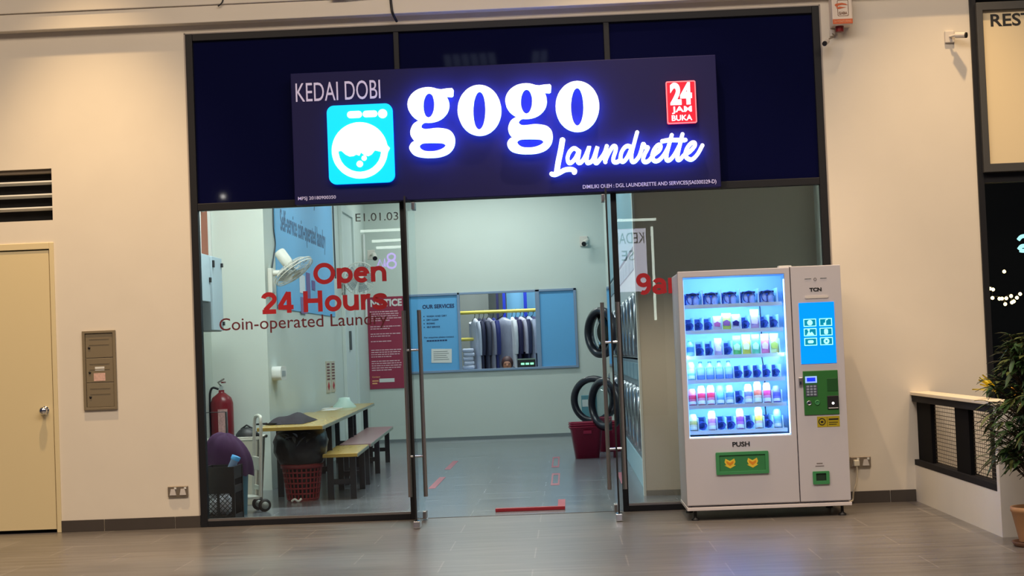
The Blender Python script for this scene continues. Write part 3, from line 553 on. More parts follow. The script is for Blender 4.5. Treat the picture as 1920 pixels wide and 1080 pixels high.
b = MB(); b.box(0.382, 0.428, -0.001, 0, 0.406, 0.414); b.box(0.372, 0.438, -0.001, 0, 0.386, 0.393); b.build('coin_print', mat('faint_print', (120, 112, 110), 0.5), vm)

# products: one mesh part per body, cap and label
def colmat(n, c): return mat(n, c, 0.35)
_pm = {}
def pm(c):
    if c not in _pm: _pm[c] = mat('wrapper_%d_%d_%d' % c, c, 0.35, noise=0.12, ns=40)
    return _pm[c]
PG = 'drinks and snacks in the vending machine'
VX, VY = 1.785, -0.987
def lean_thing(name, label, cat, r_, i, tilt):
    t = thing(name, label, cat, (VX + lane_x(r_, i), VY + 0.115, SH[r_] + 0.003), 0, PG); t.rotation_euler = (-tilt, 0, 0); return t
def bottle(r_, i, body, cap, band, label, h=0.135, rad=0.026, tilt=0.16):
    rad *= 1.12; h *= 1.08
    t = lean_thing('drink_bottle', label, 'bottle', r_, i, tilt)
    MB().lathe([(rad * 0.9, 0.0), (rad, 0.006), (rad, h * 0.62), (rad * 0.94, h * 0.70), (rad * 0.45, h * 0.88), (rad * 0.40, h * 0.92)], (0, 0, 0), 18).build('bottle_body', pm(body), t)
    MB().lathe([(rad * 0.48, h * 0.91), (rad * 0.48, h), (0.0, h)], (0, 0, 0), 14).build('cap', pm(cap), t)
    MB().lathe([(rad * 1.02, h * 0.22), (rad * 1.02, h * 0.55)], (0, 0, 0), 18).build('wrap', pm(band), t)
def can(r_, i, body, band, label, h=0.150, rad=0.027, tilt=0.24, cap=(226, 236, 240)):
    rad *= 1.12; h *= 1.10
    t = lean_thing('drink_bottle', label, 'bottle', r_, i, tilt)
    MB().lathe([(rad * 0.8, 0), (rad, 0.008), (rad, h - 0.014), (rad * 0.78, h)], (0, 0, 0), 18).build('bottle_body', pm(body), t)
    MB().lathe([(rad * 0.80, h - 0.001), (rad * 0.80, h + 0.006), (0, h + 0.006)], (0, 0, 0), 16).build('lid', pm(body), t)
    MB().lathe([(rad * 1.015, h * 0.36), (rad * 1.02, h * 0.62)], (0, 0, 0), 18).build('wrap', pm(band), t)
    MB().lathe([(rad * 1.01, 0.004), (rad * 1.03, 0.02), (rad * 1.02, h * 0.22)], (0, 0, 0), 18).build('price_wrap', pm(cap), t)
def pack(r_, i, c1, c2, label, h=0.15, w=0.066, tilt=0.10):
    t = lean_thing('snack_packet', label, 'packet', r_, i, tilt); b = MB(); n = 8; m = 6; vs = []; fs = []
    for s in (-1, 1):
        for a in range(n + 1):
            for k in range(m + 1):
                u, v_ = a / n, k / m; th = 0.020 * math.sin(PI * u) ** 0.5 * math.sin(PI * v_) ** 0.6 + 0.001
                vs.append(((v_ - 0.5) * w, s * th, u * h))
    q = (n + 1) * (m + 1)
    for s in (0, 1):
        for a in range(n):
            for k in range(m):
                p = s * q + a * (m + 1) + k; fs.append((p, p + 1, p + m + 2, p + m + 1))
    b.add(vs, fs, True).build('bag', pm(c1), t)
    b = MB(); b.prism([[(-w * .36, h * .24), (w * .30, h * .20), (w * .38, h * .46), (w * .02, h * .60), (-w * .40, h * .48)]], -0.0235, -0.016); b.build('bag_print', pm(c2), t)
    b = MB(); b.box(-w / 2, w / 2, -0.002, 0.002, h - 0.008, h + 0.003); b.build('seal', pm(c1), t)
pack(1, 3, (236, 220, 232), (190, 96, 150), 'white and pink snack packet, second shelf, left of the yellow-green packet', 0.105)
pack(1, 4, (214, 226, 96), (150, 90, 140), 'yellow-green snack packet on the second shelf of the vending machine', 0.125, 0.074)
pack(1, 5, (225, 222, 232), (40, 28, 96), 'white and dark purple packet, second shelf, right of the yellow-green packet', 0.115)
pack(1, 7, (214, 176, 220), (236, 214, 236), 'tall lilac pouch standing alone on the second shelf', 0.145, 0.066)
bottle(2, 0, (150, 196, 240), (60, 90, 200), (90, 140, 220), 'pale blue bottle at the left end of the third shelf', 0.115)
pack(2, 3, (214, 190, 226), (240, 226, 238), 'lilac pouch standing alone on the third shelf', 0.130, 0.058)
pack(2, 5, (120, 214, 120), (206, 240, 190), 'bright green pouch on the third shelf', 0.145, 0.066)
pack(2, 6, (232, 226, 90), (250, 244, 190), 'bright yellow pouch between the green and mint ones', 0.150, 0.066)
pack(2, 7, (128, 226, 178), (214, 246, 226), 'mint pouch between the yellow and pink ones', 0.150, 0.062)
pack(2, 8, (244, 132, 176), (250, 206, 222), 'bright pink pouch on the third shelf', 0.150, 0.064)
pack(2, 9, (226, 232, 160), (196, 206, 96), 'pale cream-yellow pouch at the right end of the third shelf', 0.150, 0.066)
can(3, 0, (168, 232, 226), (226, 246, 244), 'mint and white bottle at the left end of the fourth shelf', 0.120)
for i, l in ((1, 'first blue water bottle to the right of the mint one'), (2, 'second blue water bottle from the mint one, fourth shelf'), (3, 'third blue water bottle from the mint one, fourth shelf'), (4, 'blue water bottle beside the empty lanes of the fourth shelf')):
    bottle(3, i, (120, 160, 240), (30, 50, 210), (170, 200, 244), l, 0.130, 0.027)
can(4, 0, (236, 120, 146), (226, 50, 80), 'red-pink bottle at the left end of the fifth shelf', 0.110)
can(4, 1, (242, 150, 172), (228, 48, 80), 'red-pink bottle second from the left end, fifth shelf', 0.130)
can(4, 2, (240, 130, 160), (230, 40, 70), 'red-pink bottle left of the pale blue one, fifth shelf', 0.132)
can(4, 3, (120, 176, 236), (130, 184, 240), 'plain sky blue bottle on the fifth shelf', 0.128)
can(4, 4, (160, 190, 232), (90, 120, 190), 'grey-blue patterned bottle left of the empty lane, fifth shelf', 0.128)
can(4, 6, (226, 206, 226), (120, 110, 170), 'white and violet bottle right of the empty lane, fifth shelf', 0.130)
can(4, 7, (244, 210, 180), (226, 100, 70), 'tall cream and orange bottle on the fifth shelf', 0.145)
can(4, 8, (240, 150, 190), (226, 60, 110), 'hot pink bottle right of the cream and orange one', 0.135)
can(4, 9, (140, 130, 232), (100, 90, 220), 'violet-blue bottle at the right end of the fifth shelf', 0.110)
can(5, 0, (226, 222, 190), (196, 170, 90), 'cream and yellow bottle at the left end of the bottom shelf', 0.110)
can(5, 2, (240, 200, 214), (196, 110, 170), 'pale pink bottle standing alone near the left of the bottom shelf', 0.130)
can(5, 5, (206, 130, 206), (150, 60, 150), 'purple bottle on the bottom shelf', 0.140)
can(5, 7, (244, 206, 190), (236, 200, 60), 'cream bottle with yellow band on the bottom shelf', 0.145)
can(5, 9, (160, 206, 240), (120, 176, 236), 'pale blue bottle at the right end of the bottom shelf', 0.125)
BX = 'dark boxed snack with a pale cap, top shelf, '
for i, l in enumerate(('left end', 'second lane', 'middle lane', 'fourth lane', 'right end')):
    t = lean_thing('snack_tub', BX + l, 'snack tub', 0, i, 0.05)
    MB().box(-0.052, 0.052, 0.0, 0.09, 0.078, 0.092).build('lid', pm((16, 20, 48)), t, bevel=0.003)
    for s in (-1, 1): MB().lathe([(0.020, 0), (0.024, 0.006), (0.024, 0.052), (0.016, 0.07), (0.016, 0.078)], (s * 0.026, 0.035, 0), 16).build('pot', pm((150, 158, 196)), t)

# ================================================================ ON THE OUTSIDE WALL
m_riser = mat('olive_grey_steel', (128, 116, 94), 0.45, noise=0.06)
rp = thing('riser_cabinet', 'narrow olive grey service cabinet with three small doors set in the left wall', 'service cabinet', (-3.675, 0, 1.018))
b = MB(); b.prism([[(-0.142, 0), (0.142, 0), (0.142, 0.668), (-0.142, 0.668)], [(-0.118, 0.022), (-0.118, 0.646), (0.118, 0.646), (0.118, 0.022)]], -0.022, 0.0); b.build('frame', m_riser, rp, bevel=0.003)
for i in range(3):
    z0 = 0.024 + i * 0.208
    d_ = MB().box(-0.116, 0.116, -0.012, 0.0, z0, z0 + 0.204).build('door', m_riser, rp, bevel=0.003)
    b = MB(); b.box(-0.085, 0.085, -0.015, -0.012, z0 + 0.155, z0 + 0.165); b.box(-0.085, 0.085, -0.015, -0.012, z0 + 0.108, z0 + 0.114); b.build('pressed_rib', m_riser, d_)
    MB().lathe([(0.010, 0), (0.010, 0.006), (0, 0.007)], (-0.084, -0.012, z0 + 0.085), 12, rot('X', 90)).build('lock', m_black, d_)
    if i == 1:
        st = MB().box(-0.040, 0.040, -0.0135, -0.012, z0 + 0.100, z0 + 0.132).build('sticker', m_white, d_); 
        MB().box(-0.052, 0.046, -0.0135, -0.012, z0 + 0.012, z0 + 0.078).build('warning_label', mat('pink_white_label', (214, 176, 164), 0.6, noise=0.3, ns=60), d_)
m_plate = mat('steel_socket_plate', (150, 138, 122), 0.35, metal=0.6)
def socket(x, z, label):
    t = thing('power_socket', label, 'power socket', (x, 0, z), 0, 'double wall sockets low on the front wall')
    MB().box(-0.085, 0.085, -0.020, 0.0, -0.045, 0.045).build('plate', m_plate, t, bevel=0.004)
    for s in (-0.042, 0.042):
        MB().prism([[(s - .028, -.030), (s + .028, -.030), (s + .016, .022), (s - .016, .022)]], -0.026, -0.018).build('outlet', mat('outlet_insert', (206, 200, 196), 0.5), t)
        MB().box(s + 0.012, s + 0.030, -0.026, -0.018, 0.020, 0.036).build('switch', m_white, t)
    return t
socket(-3.043, 0.308, 'double steel wall socket low on the wall left of the shopfront')
socket(2.668, 0.340, 'double steel wall socket low on the wall right of the vending machine')
pg = thing('power_plug', 'white plug of the vending machine in the right wall socket', 'plug', (2.628, -0.026, 0.335))
MB().box(-0.024, 0.024, -0.045, 0.0, -0.026, 0.026).build('plug_body', mat('ivory_plug', (226, 220, 200), 0.4), pg, bevel=0.008)
MB().tube(smooth([(0, -0.03, -0.024), (0, -0.03, -0.08), (-0.01, -0.03, -0.16), (-0.035, -0.03, -0.23), (-0.04, 0.0, -0.30), (-0.06, -0.05, -0.31), (-0.10, -0.12, -0.31)], 5), 0.008, 8).build('cord', mat('white_cord', (206, 196, 176), 0.5), pg)
# alarm box under the fascia
al = thing('alarm_box', 'white alarm siren box with orange emblem under the beam, right of the shopfront', 'alarm box', (2.667, 0, 3.972))
MB().box(-0.085, 0.085, -0.17, 0.0, 0.0, 0.262).build('case', mat('alarm_case', (228, 214, 200), 0.4), al, bevel=0.01)
m_or = mat('orange_print', (206, 96, 44), 0.5)
b = MB(); b.box(-0.082, 0.082, -0.172, -0.17, 0.006, 0.046); b.build('orange_band', m_or, al)
b = MB(); b.prism([[(-.062, .165), (-.05, .175), (0, .180), (.03, .172), (.048, .160), (.0, .164), (-.03, .160), (-.045, .146)]], -0.173, -0.171); b.prism([[(-.05, .142), (-.02, .150), (.03, .142), (.0, .136), (-.03, .130), (-.042, .134)]], -0.173, -0.171)
b.build('emblem', m_or, al)
b = MB(); o_ = rrect(-.040, .052, .070, .205, .012, 4); i_ = list(reversed(rrect(-.036, .048, .074, .201, .010, 4))); b.prism([o_, i_], -0.172, -0.171); text(b, 'GABA', -.030, .040, .084, .022, front(-0.171), 0.02); b.build('emblem_lettering', mat('dark_orange_print', (120, 78, 50), 0.5), al)
b = MB(); text(b, '24 MONITORING', -.070, .070, .018, .016, front(-0.172), 0.01); b.build('band_lettering', mat('pale_orange_print', (236, 170, 130), 0.5), al)
MB().lathe([(0.034, -0.045), (0.036, -0.01), (0.036, 0.0)], (-0.015, -0.085, 0.0), 16).build('siren_lamp', mat('dark_red_lens', (120, 24, 24), 0.3), al)
m_cctv = mat('cctv_white', (214, 206, 196), 0.4)
def cctv(loc, label, d, scale=1.0, rz=0.0):
    t = thing('security_camera', label, 'security camera', loc, rz); dv = Vector(d).normalized(); s = scale
    MB().box(-0.055 * s, 0.055 * s, -0.035 * s, 0.0, -0.07 * s, 0.07 * s).build('mount_box', m_cctv, t, bevel=0.006)
    MB().tube([(0, -0.03 * s, 0), (0.03 * s, -0.09 * s, 0.0), (0.06 * s, -0.10 * s, 0.005 * s)], 0.014 * s, 8).build('arm', m_cctv, t)
    p = Vector((0.05 * s, -0.11 * s, 0.0)); bd = MB().cyl(p, p + dv * 0.12 * s, 0.034 * s).build('barrel', m_cctv, t)
    MB().cyl(p + dv * 0.12 * s, p + dv * 0.135 * s, 0.033 * s).build('lens_hood', m_black, bd); return t
cctv((3.575, 0, 3.855), 'white security camera on the wall between the alarm box and the restaurant sign', (0.75, -0.55, -0.12), 0.72)
t = thing('security_camera', 'small camera on a thin bent arm below the alarm box', 'security camera', (2.600, 0, 3.925))
MB().box(-0.022, 0.022, -0.03, 0, -0.02, 0.035).build('mount_box', m_cctv, t, bevel=0.004)
MB().tube(smooth([(0, -0.025, 0.0), (0.01, -0.06, -0.03), (-0.03, -0.08, -0.05), (-0.08, -0.09, -0.075)], 4), 0.006, 8).build('arm', m_plate, t)
bd = MB().cyl((-0.055, -0.09, -0.072), (-0.085, -0.15, -0.10), 0.021).build('barrel', m_cctv, t); MB().cyl((-0.085, -0.15, -0.10), (-0.092, -0.164, -0.107), 0.020).build('lens_hood', m_black, bd)
# odd ends on the beam
tag(MB().tube(smooth([(-2.515, -0.137, 4.50), (-2.500, -0.137, 4.44), (-2.51, -0.137, 4.40), (-2.545, -0.137, 4.37)], 5), 0.006, 8).build('cable_end', m_black), 'short curved black cable hanging on the beam at upper left', 'cable')
tag(MB().tube(smooth([(-1.09, -0.12, 4.40), (-1.085, -0.12, 4.31), (-1.075, -0.118, 4.245), (-1.05, -0.05, 4.19)], 5), 0.011, 8).build('cable_end', m_black), 'black cable running down over the beam to the glass mullion', 'cable')
t = thing('conduit_stub', 'broken bit of dark and white conduit on the beam left of the black cable', 'conduit', (-1.40, -0.137, 4.385))
MB().box(-0.19, -0.05, -0.012, 0.0, -0.006, 0.014).build('bracket', mat('brown_bracket', (84, 70, 62), 0.6), t)
MB().tube([(-0.05, -0.006, 0.0), (0.05, -0.006, 0.004)], 0.006, 8).build('wire', m_black, t); MB().tube([(0.06, -0.006, 0.008), (0.20, -0.006, 0.012)], 0.010, 8).build('sleeve', m_white, t)
# neighbour's signboard, lettering cut off by the frame
rs = thing('restaurant_signboard', 'cream signboard in a dark frame at upper right, lettering starting REST', 'sign', (3.76, 0, 2.70))
MB().prism([[(0.03, 0.0), (2.3, 0.0), (2.3, 1.42), (0.03, 1.42)], [(0.082, 0.070), (0.082, 1.352), (2.25, 1.352), (2.25, 0.070)]], -0.09, -0.01).build('frame', mat('dark_sign_frame', (66, 66, 66), 0.5), rs, bevel=0.004)
MB().box(0.082, 2.25, -0.05, -0.02, 0.070, 1.352).build('panel', mat('cream_sign_panel', (232, 214, 176), 0.5), rs)
b = MB(); text(b, 'REST', 0.152, 0.505, 1.222, 0.098, front(-0.05), 0.02); b.build('lettering', m_black, rs)

# string lights inside the dark restaurant
m_bulb = mat('lit_bulb', (255, 220, 160), 0.4, emit=(255, 214, 150), strength=30.0)
sl = thing('string_lights', 'string of small warm bulbs glowing behind the dark glass at right', 'string lights', (4.263, 2.0, 1.857))
BL = [(4.263, 1.857), (4.299, 1.789), (4.33, 1.78), (4.32, 1.70), (4.385, 1.69), (4.41, 1.69), (4.437, 1.637), (4.45, 1.692), (4.496, 1.711), (4.50, 1.65), (4.519, 1.659), (4.55, 1.693), (4.582, 1.727), (4.443, 1.946)]
MB().tube([(x - 4.263, 0.012, z - 1.857 + 0.02) for x, z in BL[:13]], 0.003, 5).tube([(0.0, 0.012, 0.02), (-0.1, 0.012, 2.345)], 0.003, 5).build('wire', m_black, sl)
struct(box('ceiling_neighbour', mat('dark_dining_ceiling', (50, 50, 48), 0.9), None, 3.75, 7.0, 0.2, 5.0, 4.2, 4.3))
for x, z in BL: MB().ball((x - 4.263, 0, z - 1.857), 0.016, n=10, m=6).build('bulb', m_bulb, sl)
t = thing('neon_sign', 'scrap of cyan and white neon glowing behind the dark glass at the right edge', 'neon sign', (4.62, 2.0, 2.15))
m_neon = mat('lit_cyan_neon', (180, 240, 255), 0.3, emit=(180, 240, 255), strength=3.0)
for pts in ([(-.03, 0, .09), (0, 0, .12), (.04, 0, .125)], [(-.03, 0, .0), (0, 0, .03), (.05, 0, .03)], [(-.02, 0, -.01), (.02, 0, -.015), (.05, 0, .0)]): MB().tube(smooth(pts, 4), 0.018, 8).build('neon_tube', m_neon, t)

# ---------------------------------------------------------------- plants at right
m_leaf = mat('dark_green_leaf', (52, 78, 40), 0.45, noise=0.35, ns=9); m_leaf2 = mat('olive_leaf', (96, 104, 52), 0.5, noise=0.3, ns=9)
m_stem = mat('brown_stem', (74, 56, 38), 0.8)
def leafy(mb, p, d, ln, wd, droop=0.3):
    p = Vector(p); d = Vector(d).normalized(); s = d.cross(Vector((0, 0, 1)))
    s = s.normalized() if s.length > 1e-3 else Vector((1, 0, 0)); u = s.cross(d)
    pts = []
    for t, w_ in ((0, 0.06), (0.3, 0.9), (0.6, 0.85), (1.0, 0.02)):
        c = p + d * ln * t - Vector((0, 0, 1)) * droop * ln * t * t
        pts.append((c - s * wd * w_ * 0.5 + u * wd * 0.10, c, c + s * wd * w_ * 0.5 + u * wd * 0.10))
    vs = [q for r_ in pts for q in r_]; fs = []
    for i in range(3):
        for k in range(2): fs.append((i * 3 + k, i * 3 + k + 1, i * 3 + k + 4, i * 3 + k + 3))
    mb.add(vs, fs, True)
pp = thing('potted_tree', 'tall leafy potted tree at the right edge in front of the planter wall', 'potted plant', (3.22, -3.30, 0))
MB().lathe([(0.115, 0.03), (0.155, 0.215), (0.162, 0.222), (0.162, 0.25), (0.148, 0.25), (0.140, 0.21)], (0, 0, 0), 28).build('pot', mat('terracotta_pot', (176, 132, 92), 0.7, noise=0.12, ns=14), pp)
MB().lathe([(0.145, 0.0), (0.165, 0.03), (0.150, 0.03), (0.140, 0.015), (0, 0.015)], (0, 0, 0), 28).build('saucer', mat('brown_saucer', (92, 62, 44), 0.6), pp)
MB().lathe([(0.142, 0.205), (0.0, 0.225)], (0, 0, 0), 20).build('soil', m_stem, pp)
tk = MB(); fo = MB(); fo2 = MB(); rg = random.Random(5)
for k in range(3):
    a = k * 2.1; tk.tube(smooth([(0.02 * math.cos(a), 0.02 * math.sin(a), 0.2), (0.03 * math.cos(a + .6), 0.03 * math.sin(a + .6), 0.55), (0.06 * math.cos(a + 1), 0.06 * math.sin(a + 1), 0.95), (0.10 * math.cos(a + .8), 0.10 * math.sin(a + .8), 1.30)], 4), 0.016, 8, r1=0.006)
for i in range(330):
    z = rg.uniform(0.50, 1.36); a = rg.uniform(0, 2 * PI); q = (z - 0.50) / 0.86
    R_ = (0.12 + 0.22 * math.sin(PI * min(1, q * 0.8 + 0.18))) * rg.uniform(0.35, 1.0)
    c = Vector((R_ * math.cos(a) + 0.02, R_ * math.sin(a), z)); o_ = Vector((math.cos(a), math.sin(a), rg.uniform(-0.2, 0.5)))
    tk.tube([(c.x * 0.35, c.y * 0.35, z - 0.10), c], 0.003, 5)
    for j in range(5):
        dd = o_ + Vector((rg.uniform(-.8, .8), rg.uniform(-.8, .8), rg.uniform(-.7, .5))); leafy(fo if rg.random() < 0.75 else fo2, c - o_ * 0.05 * j * 0.5, dd, rg.uniform(0.07, 0.12), rg.uniform(0.026, 0.042))
tk.build('trunk', m_stem, pp); fo.build('foliage', m_leaf, pp); fo2.build('foliage', m_leaf2, pp)
def clump(x, y, h, n, label, seed, flower=None):
    rg = random.Random(seed); t = thing('planter_plant', label, 'plant', (x, y, 0.12)); b = MB(); s_ = MB()
    for i in range(n):
        a = rg.uniform(0, 2 * PI); z = rg.uniform(0.25, 1.0) * h; r_ = rg.uniform(0.02, 0.10)
        s_.tube([(0, 0, 0), (r_ * math.cos(a), r_ * math.sin(a), z)], 0.005, 6)
        leafy(b, (r_ * math.cos(a), r_ * math.sin(a), z), (math.cos(a), math.sin(a), rg.uniform(-.8, .6)), rg.uniform(0.14, 0.24), rg.uniform(0.05, 0.09), 0.6)
    s_.build('stem', m_stem, t); b.build('foliage', m_leaf, t)
    if flower:
        for (fx, fy, fz, c, dx, dz) in flower:
            f = MB(); 
            for k in range(5):
                a = 2 * PI * k / 5; leafy(f, (fx, fy, fz), (dx + 0.35 * math.cos(a), 0.35 * math.sin(a), dz + 0.3 * math.sin(a * 2)), 0.17, 0.10, 0.1)
            f.ball((fx, fy, fz), 0.012); f.build('flower', c, t)
            MB().tube([(0, 0, 0.1), (fx, fy, fz)], 0.005, 6).build('flower_stalk', m_leaf2, t)
m_yel = mat('yellow_petal', (226, 206, 60), 0.5); m_org = mat('amber_petal', (224, 164, 50), 0.5)
clump(3.40, -2.28, 0.62, 16, 'broad-leaved plant behind the railing with yellow flowers above the coping', 3, [(-0.13, 0.05, 0.83, m_yel, -0.7, 0.5), (-0.04, 0.0, 0.85, m_org, 0.9, -0.55)])
clump(3.45, -1.90, 0.50, 14, 'dark broad-leaved plant behind the second mesh panel, left of the flowers', 11)
clump(3.50, -2.55, 0.45, 10, 'low dark plant behind the mesh next to the end pier', 17)

# ================================================================ REFLECTED IN THE GLASS: the unit opposite, across the mall
m_os = mat('lit_white_sign', (225, 225, 240), 0.5, emit=(226, 224, 244), strength=7.0)
os_ = thing('opposite_signboard', 'white lit signboard with dark lettering, seen mirrored in the right shop window', 'sign', (1.85, -24.0, 2.63))
MB().box(-0.36, 0.30, -0.06, 0.0, 0.0, 1.41).build('panel', m_os, os_)
bk = lambda a, b, d: (-a, 0.0 + d, b)
b = MB(); text(b, 'KEDAI', -0.26, 0.34, 1.08, 0.24, bk, 0.0, 0.01); text(b, 'SE', -0.02, 0.26, 0.70, 0.22, bk, 0.0, 0.01); b.build('lettering', mat('grey_sign_print', (70, 74, 88), 0.5), os_)
m_tube = mat('lit_tube', (255, 255, 246), 0.4, emit=(240, 255, 240), strength=9.0)
def tube(x0, z0, x1, z1, label):
    t = thing('tube_light', label, 'tube light', (x0, -24.0, z0), 0, 'tube lights of the unit opposite')
    d_ = Vector((x1 - x0, 0, z1 - z0)); MB().cyl((0, 0, 0), d_, 0.030, n=10).build('lit_tube', m_tube, t); u = d_.normalized() * 0.05
    MB().cyl(-u, (0, 0, 0), 0.034, n=10).cyl(d_, d_ + u, 0.034, n=10).build('end_cap', m_white, t)
tube(1.52, 4.24, 2.39, 4.23, 'level tube light mirrored in the right window above the lit board')
tube(2.29, 4.07, 2.29, 1.97, 'upright tube light mirrored in the right window beside the lit board')
tube(-4.25, 4.24, -3.3, 4.24, 'topmost of three level tube lights mirrored in the left window')
tube(-4.0, 4.0, -3.31, 4.01, 'middle of three level tube lights mirrored in the left window')
tube(-3.91, 3.85, -3.31, 3.85, 'lowest of three level tube lights mirrored in the left window')
t = thing('neon_sign', 'violet neon figure mirrored in the left window above the notice', 'neon sign', (-3.70, -24.0, 3.56))
m_vio = mat('lit_violet_neon', (190, 90, 255), 0.3, emit=(176, 70, 255), strength=10.0)
for pts in ([(.04 + .085 * math.cos(a * PI / 8) + .08, 0, .07 + .075 * math.sin(a * PI / 8)) for a in range(17)], [(.12 + .10 * math.cos(a * PI / 8), 0, -.095 + .085 * math.sin(a * PI / 8)) for a in range(17)], [(-.20, 0, -.14), (-.14, 0, .02), (-.08, 0, -.14), (-.03, 0, .04), (-.03, 0, -.14)]): MB().tube(pts, 0.022, 8).build('neon_tube', m_vio, t)
tag(MB().lathe([(0.04, 0.0), (0.04, 0.06), (0.0, 0.06)], (-7.33, -24.0, 5.15), 16, rot('X', -90)).build('ceiling_downlight', mat('lit_downlight', (255, 250, 240), 0.4, emit=(255, 250, 240), strength=18.0)), 'small round mall lamp mirrored as a white dot in the upper left dark pane', 'lamp')
m_sky = mat('lit_skylight', (150, 165, 190), 0.5, emit=(150, 165, 190), strength=0.9)
t = thing('clerestory_window', 'slatted pale clerestory window mirrored in the dark upper middle pane', 'window', (-2.19, -24.0, 7.86))
b = MB()
for i in range(6): b.prism([[(i * .2, 0), (i * .2 + .15, 0), (i * .2 + .11, .28), (i * .2 - .04, .28)]], 0, 0.02)
b.build('lit_pane', m_sky, t); MB().prism([[(-.08, -.04), (1.2, -.04), (1.2, .32), (-.08, .32)], [(-.05, -.01), (-.05, .29), (1.17, .29), (1.17, -.01)]], -0.02, 0.03).build('frame', m_black, t)
t = thing('clerestory_window', 'smaller pale clerestory window mirrored right of the slatted one', 'window', (-0.25, -24.0, 7.86))
MB().prism([[(0, 0), (.15, 0), (.19, .26), (.04, .28)], [(.06, .1), (.065, .12), (.07, .1)]], 0, 0.02).prism([[(.19, 0), (.34, 0), (.36, .28), (.23, .28)]], 0, 0.02).build('lit_pane', m_sky, t); MB().prism([[(-.05, -.04), (.42, -.04), (.42, .32), (-.05, .32)], [(-.02, -.01), (-.02, .29), (.39, .29), (.39, -.01)]], -0.02, 0.03).build('frame', m_black, t)

# ================================================================ INSIDE THE SHOP
# ceiling tubes (the fittings of the lamps at the top of the script)
m_fix = mat('lit_ceiling_tube', (240, 255, 255), 0.4, emit=(225, 250, 255), strength=2.0)
for i, (xx, yy) in enumerate(((-2.2, 1.9), (-0.9, 5.5), (-0.9, 8.8), (-0.9, 12.0))):
    t = thing('ceiling_tube_light', ('nearest', 'second', 'third', 'farthest')[i] + ' white tube fitting on the shop ceiling from the door', 'tube light', (xx, yy, 4.3), 0, 'ceiling tube lights in the shop')
    MB().box(-1.2, 1.2, -0.05, 0.05, -0.04, 0.0).build('batten', m_white, t)
    MB().cyl((-1.18, 0, -0.055), (1.18, 0, -0.055), 0.013, n=10).build('lit_tube', m_fix, t)
WL = -2.93
# blue poster on the left wall
m_blue = mat('sky_blue_print', (112, 184, 232), 0.45, noise=0.08, ns=1.2)
po = thing('wall_banner', 'large sky blue banner along the left wall behind the wall fan', 'banner', (WL, 4.6, 1.96))
MB().box(0.0, 0.012, 0.0, 4.75, 0.0, 2.1).build('sheet', m_blue, po, bevel=0.003)
b = MB(); f = sided(0.012); text(b, 'Self-service coin-operated laundry', 0.35, 4.0, 0.90, 0.24, f, 0.01); text(b, 'laundry', 2.1, 3.2, 1.42, 0.22, f, 0.01)
b.build('lettering', mat('blue_grey_print', (58, 92, 132), 0.5), po)
for i, (y, z, w_, h_, c) in enumerate(((1.60, 0.23, 0.42, 0.22, (222, 228, 232)), (2.15, 0.18, 0.30, 0.32, (120, 96, 150)), (1.65, -0.02, 0.42, 0.20, (136, 110, 156)), (2.6, 0.30, 0.28, 0.12, (110, 90, 146)))):
    tag(MB().box(0.013, 0.018, y, y + w_, z, z + h_).build('paper_notice', mat('notice_paper_%d' % i, c, 0.7, noise=0.15, ns=30)), ('white', 'upright violet', 'lower violet', 'small dark violet')[i] + ' paper notice on the blue banner behind the wall fan', 'notice', 'paper notices on the blue banner')
for o in [o for o in bpy.data.objects if o.name.startswith('paper_notice')]: o.location = (WL, 4.6, 1.96)
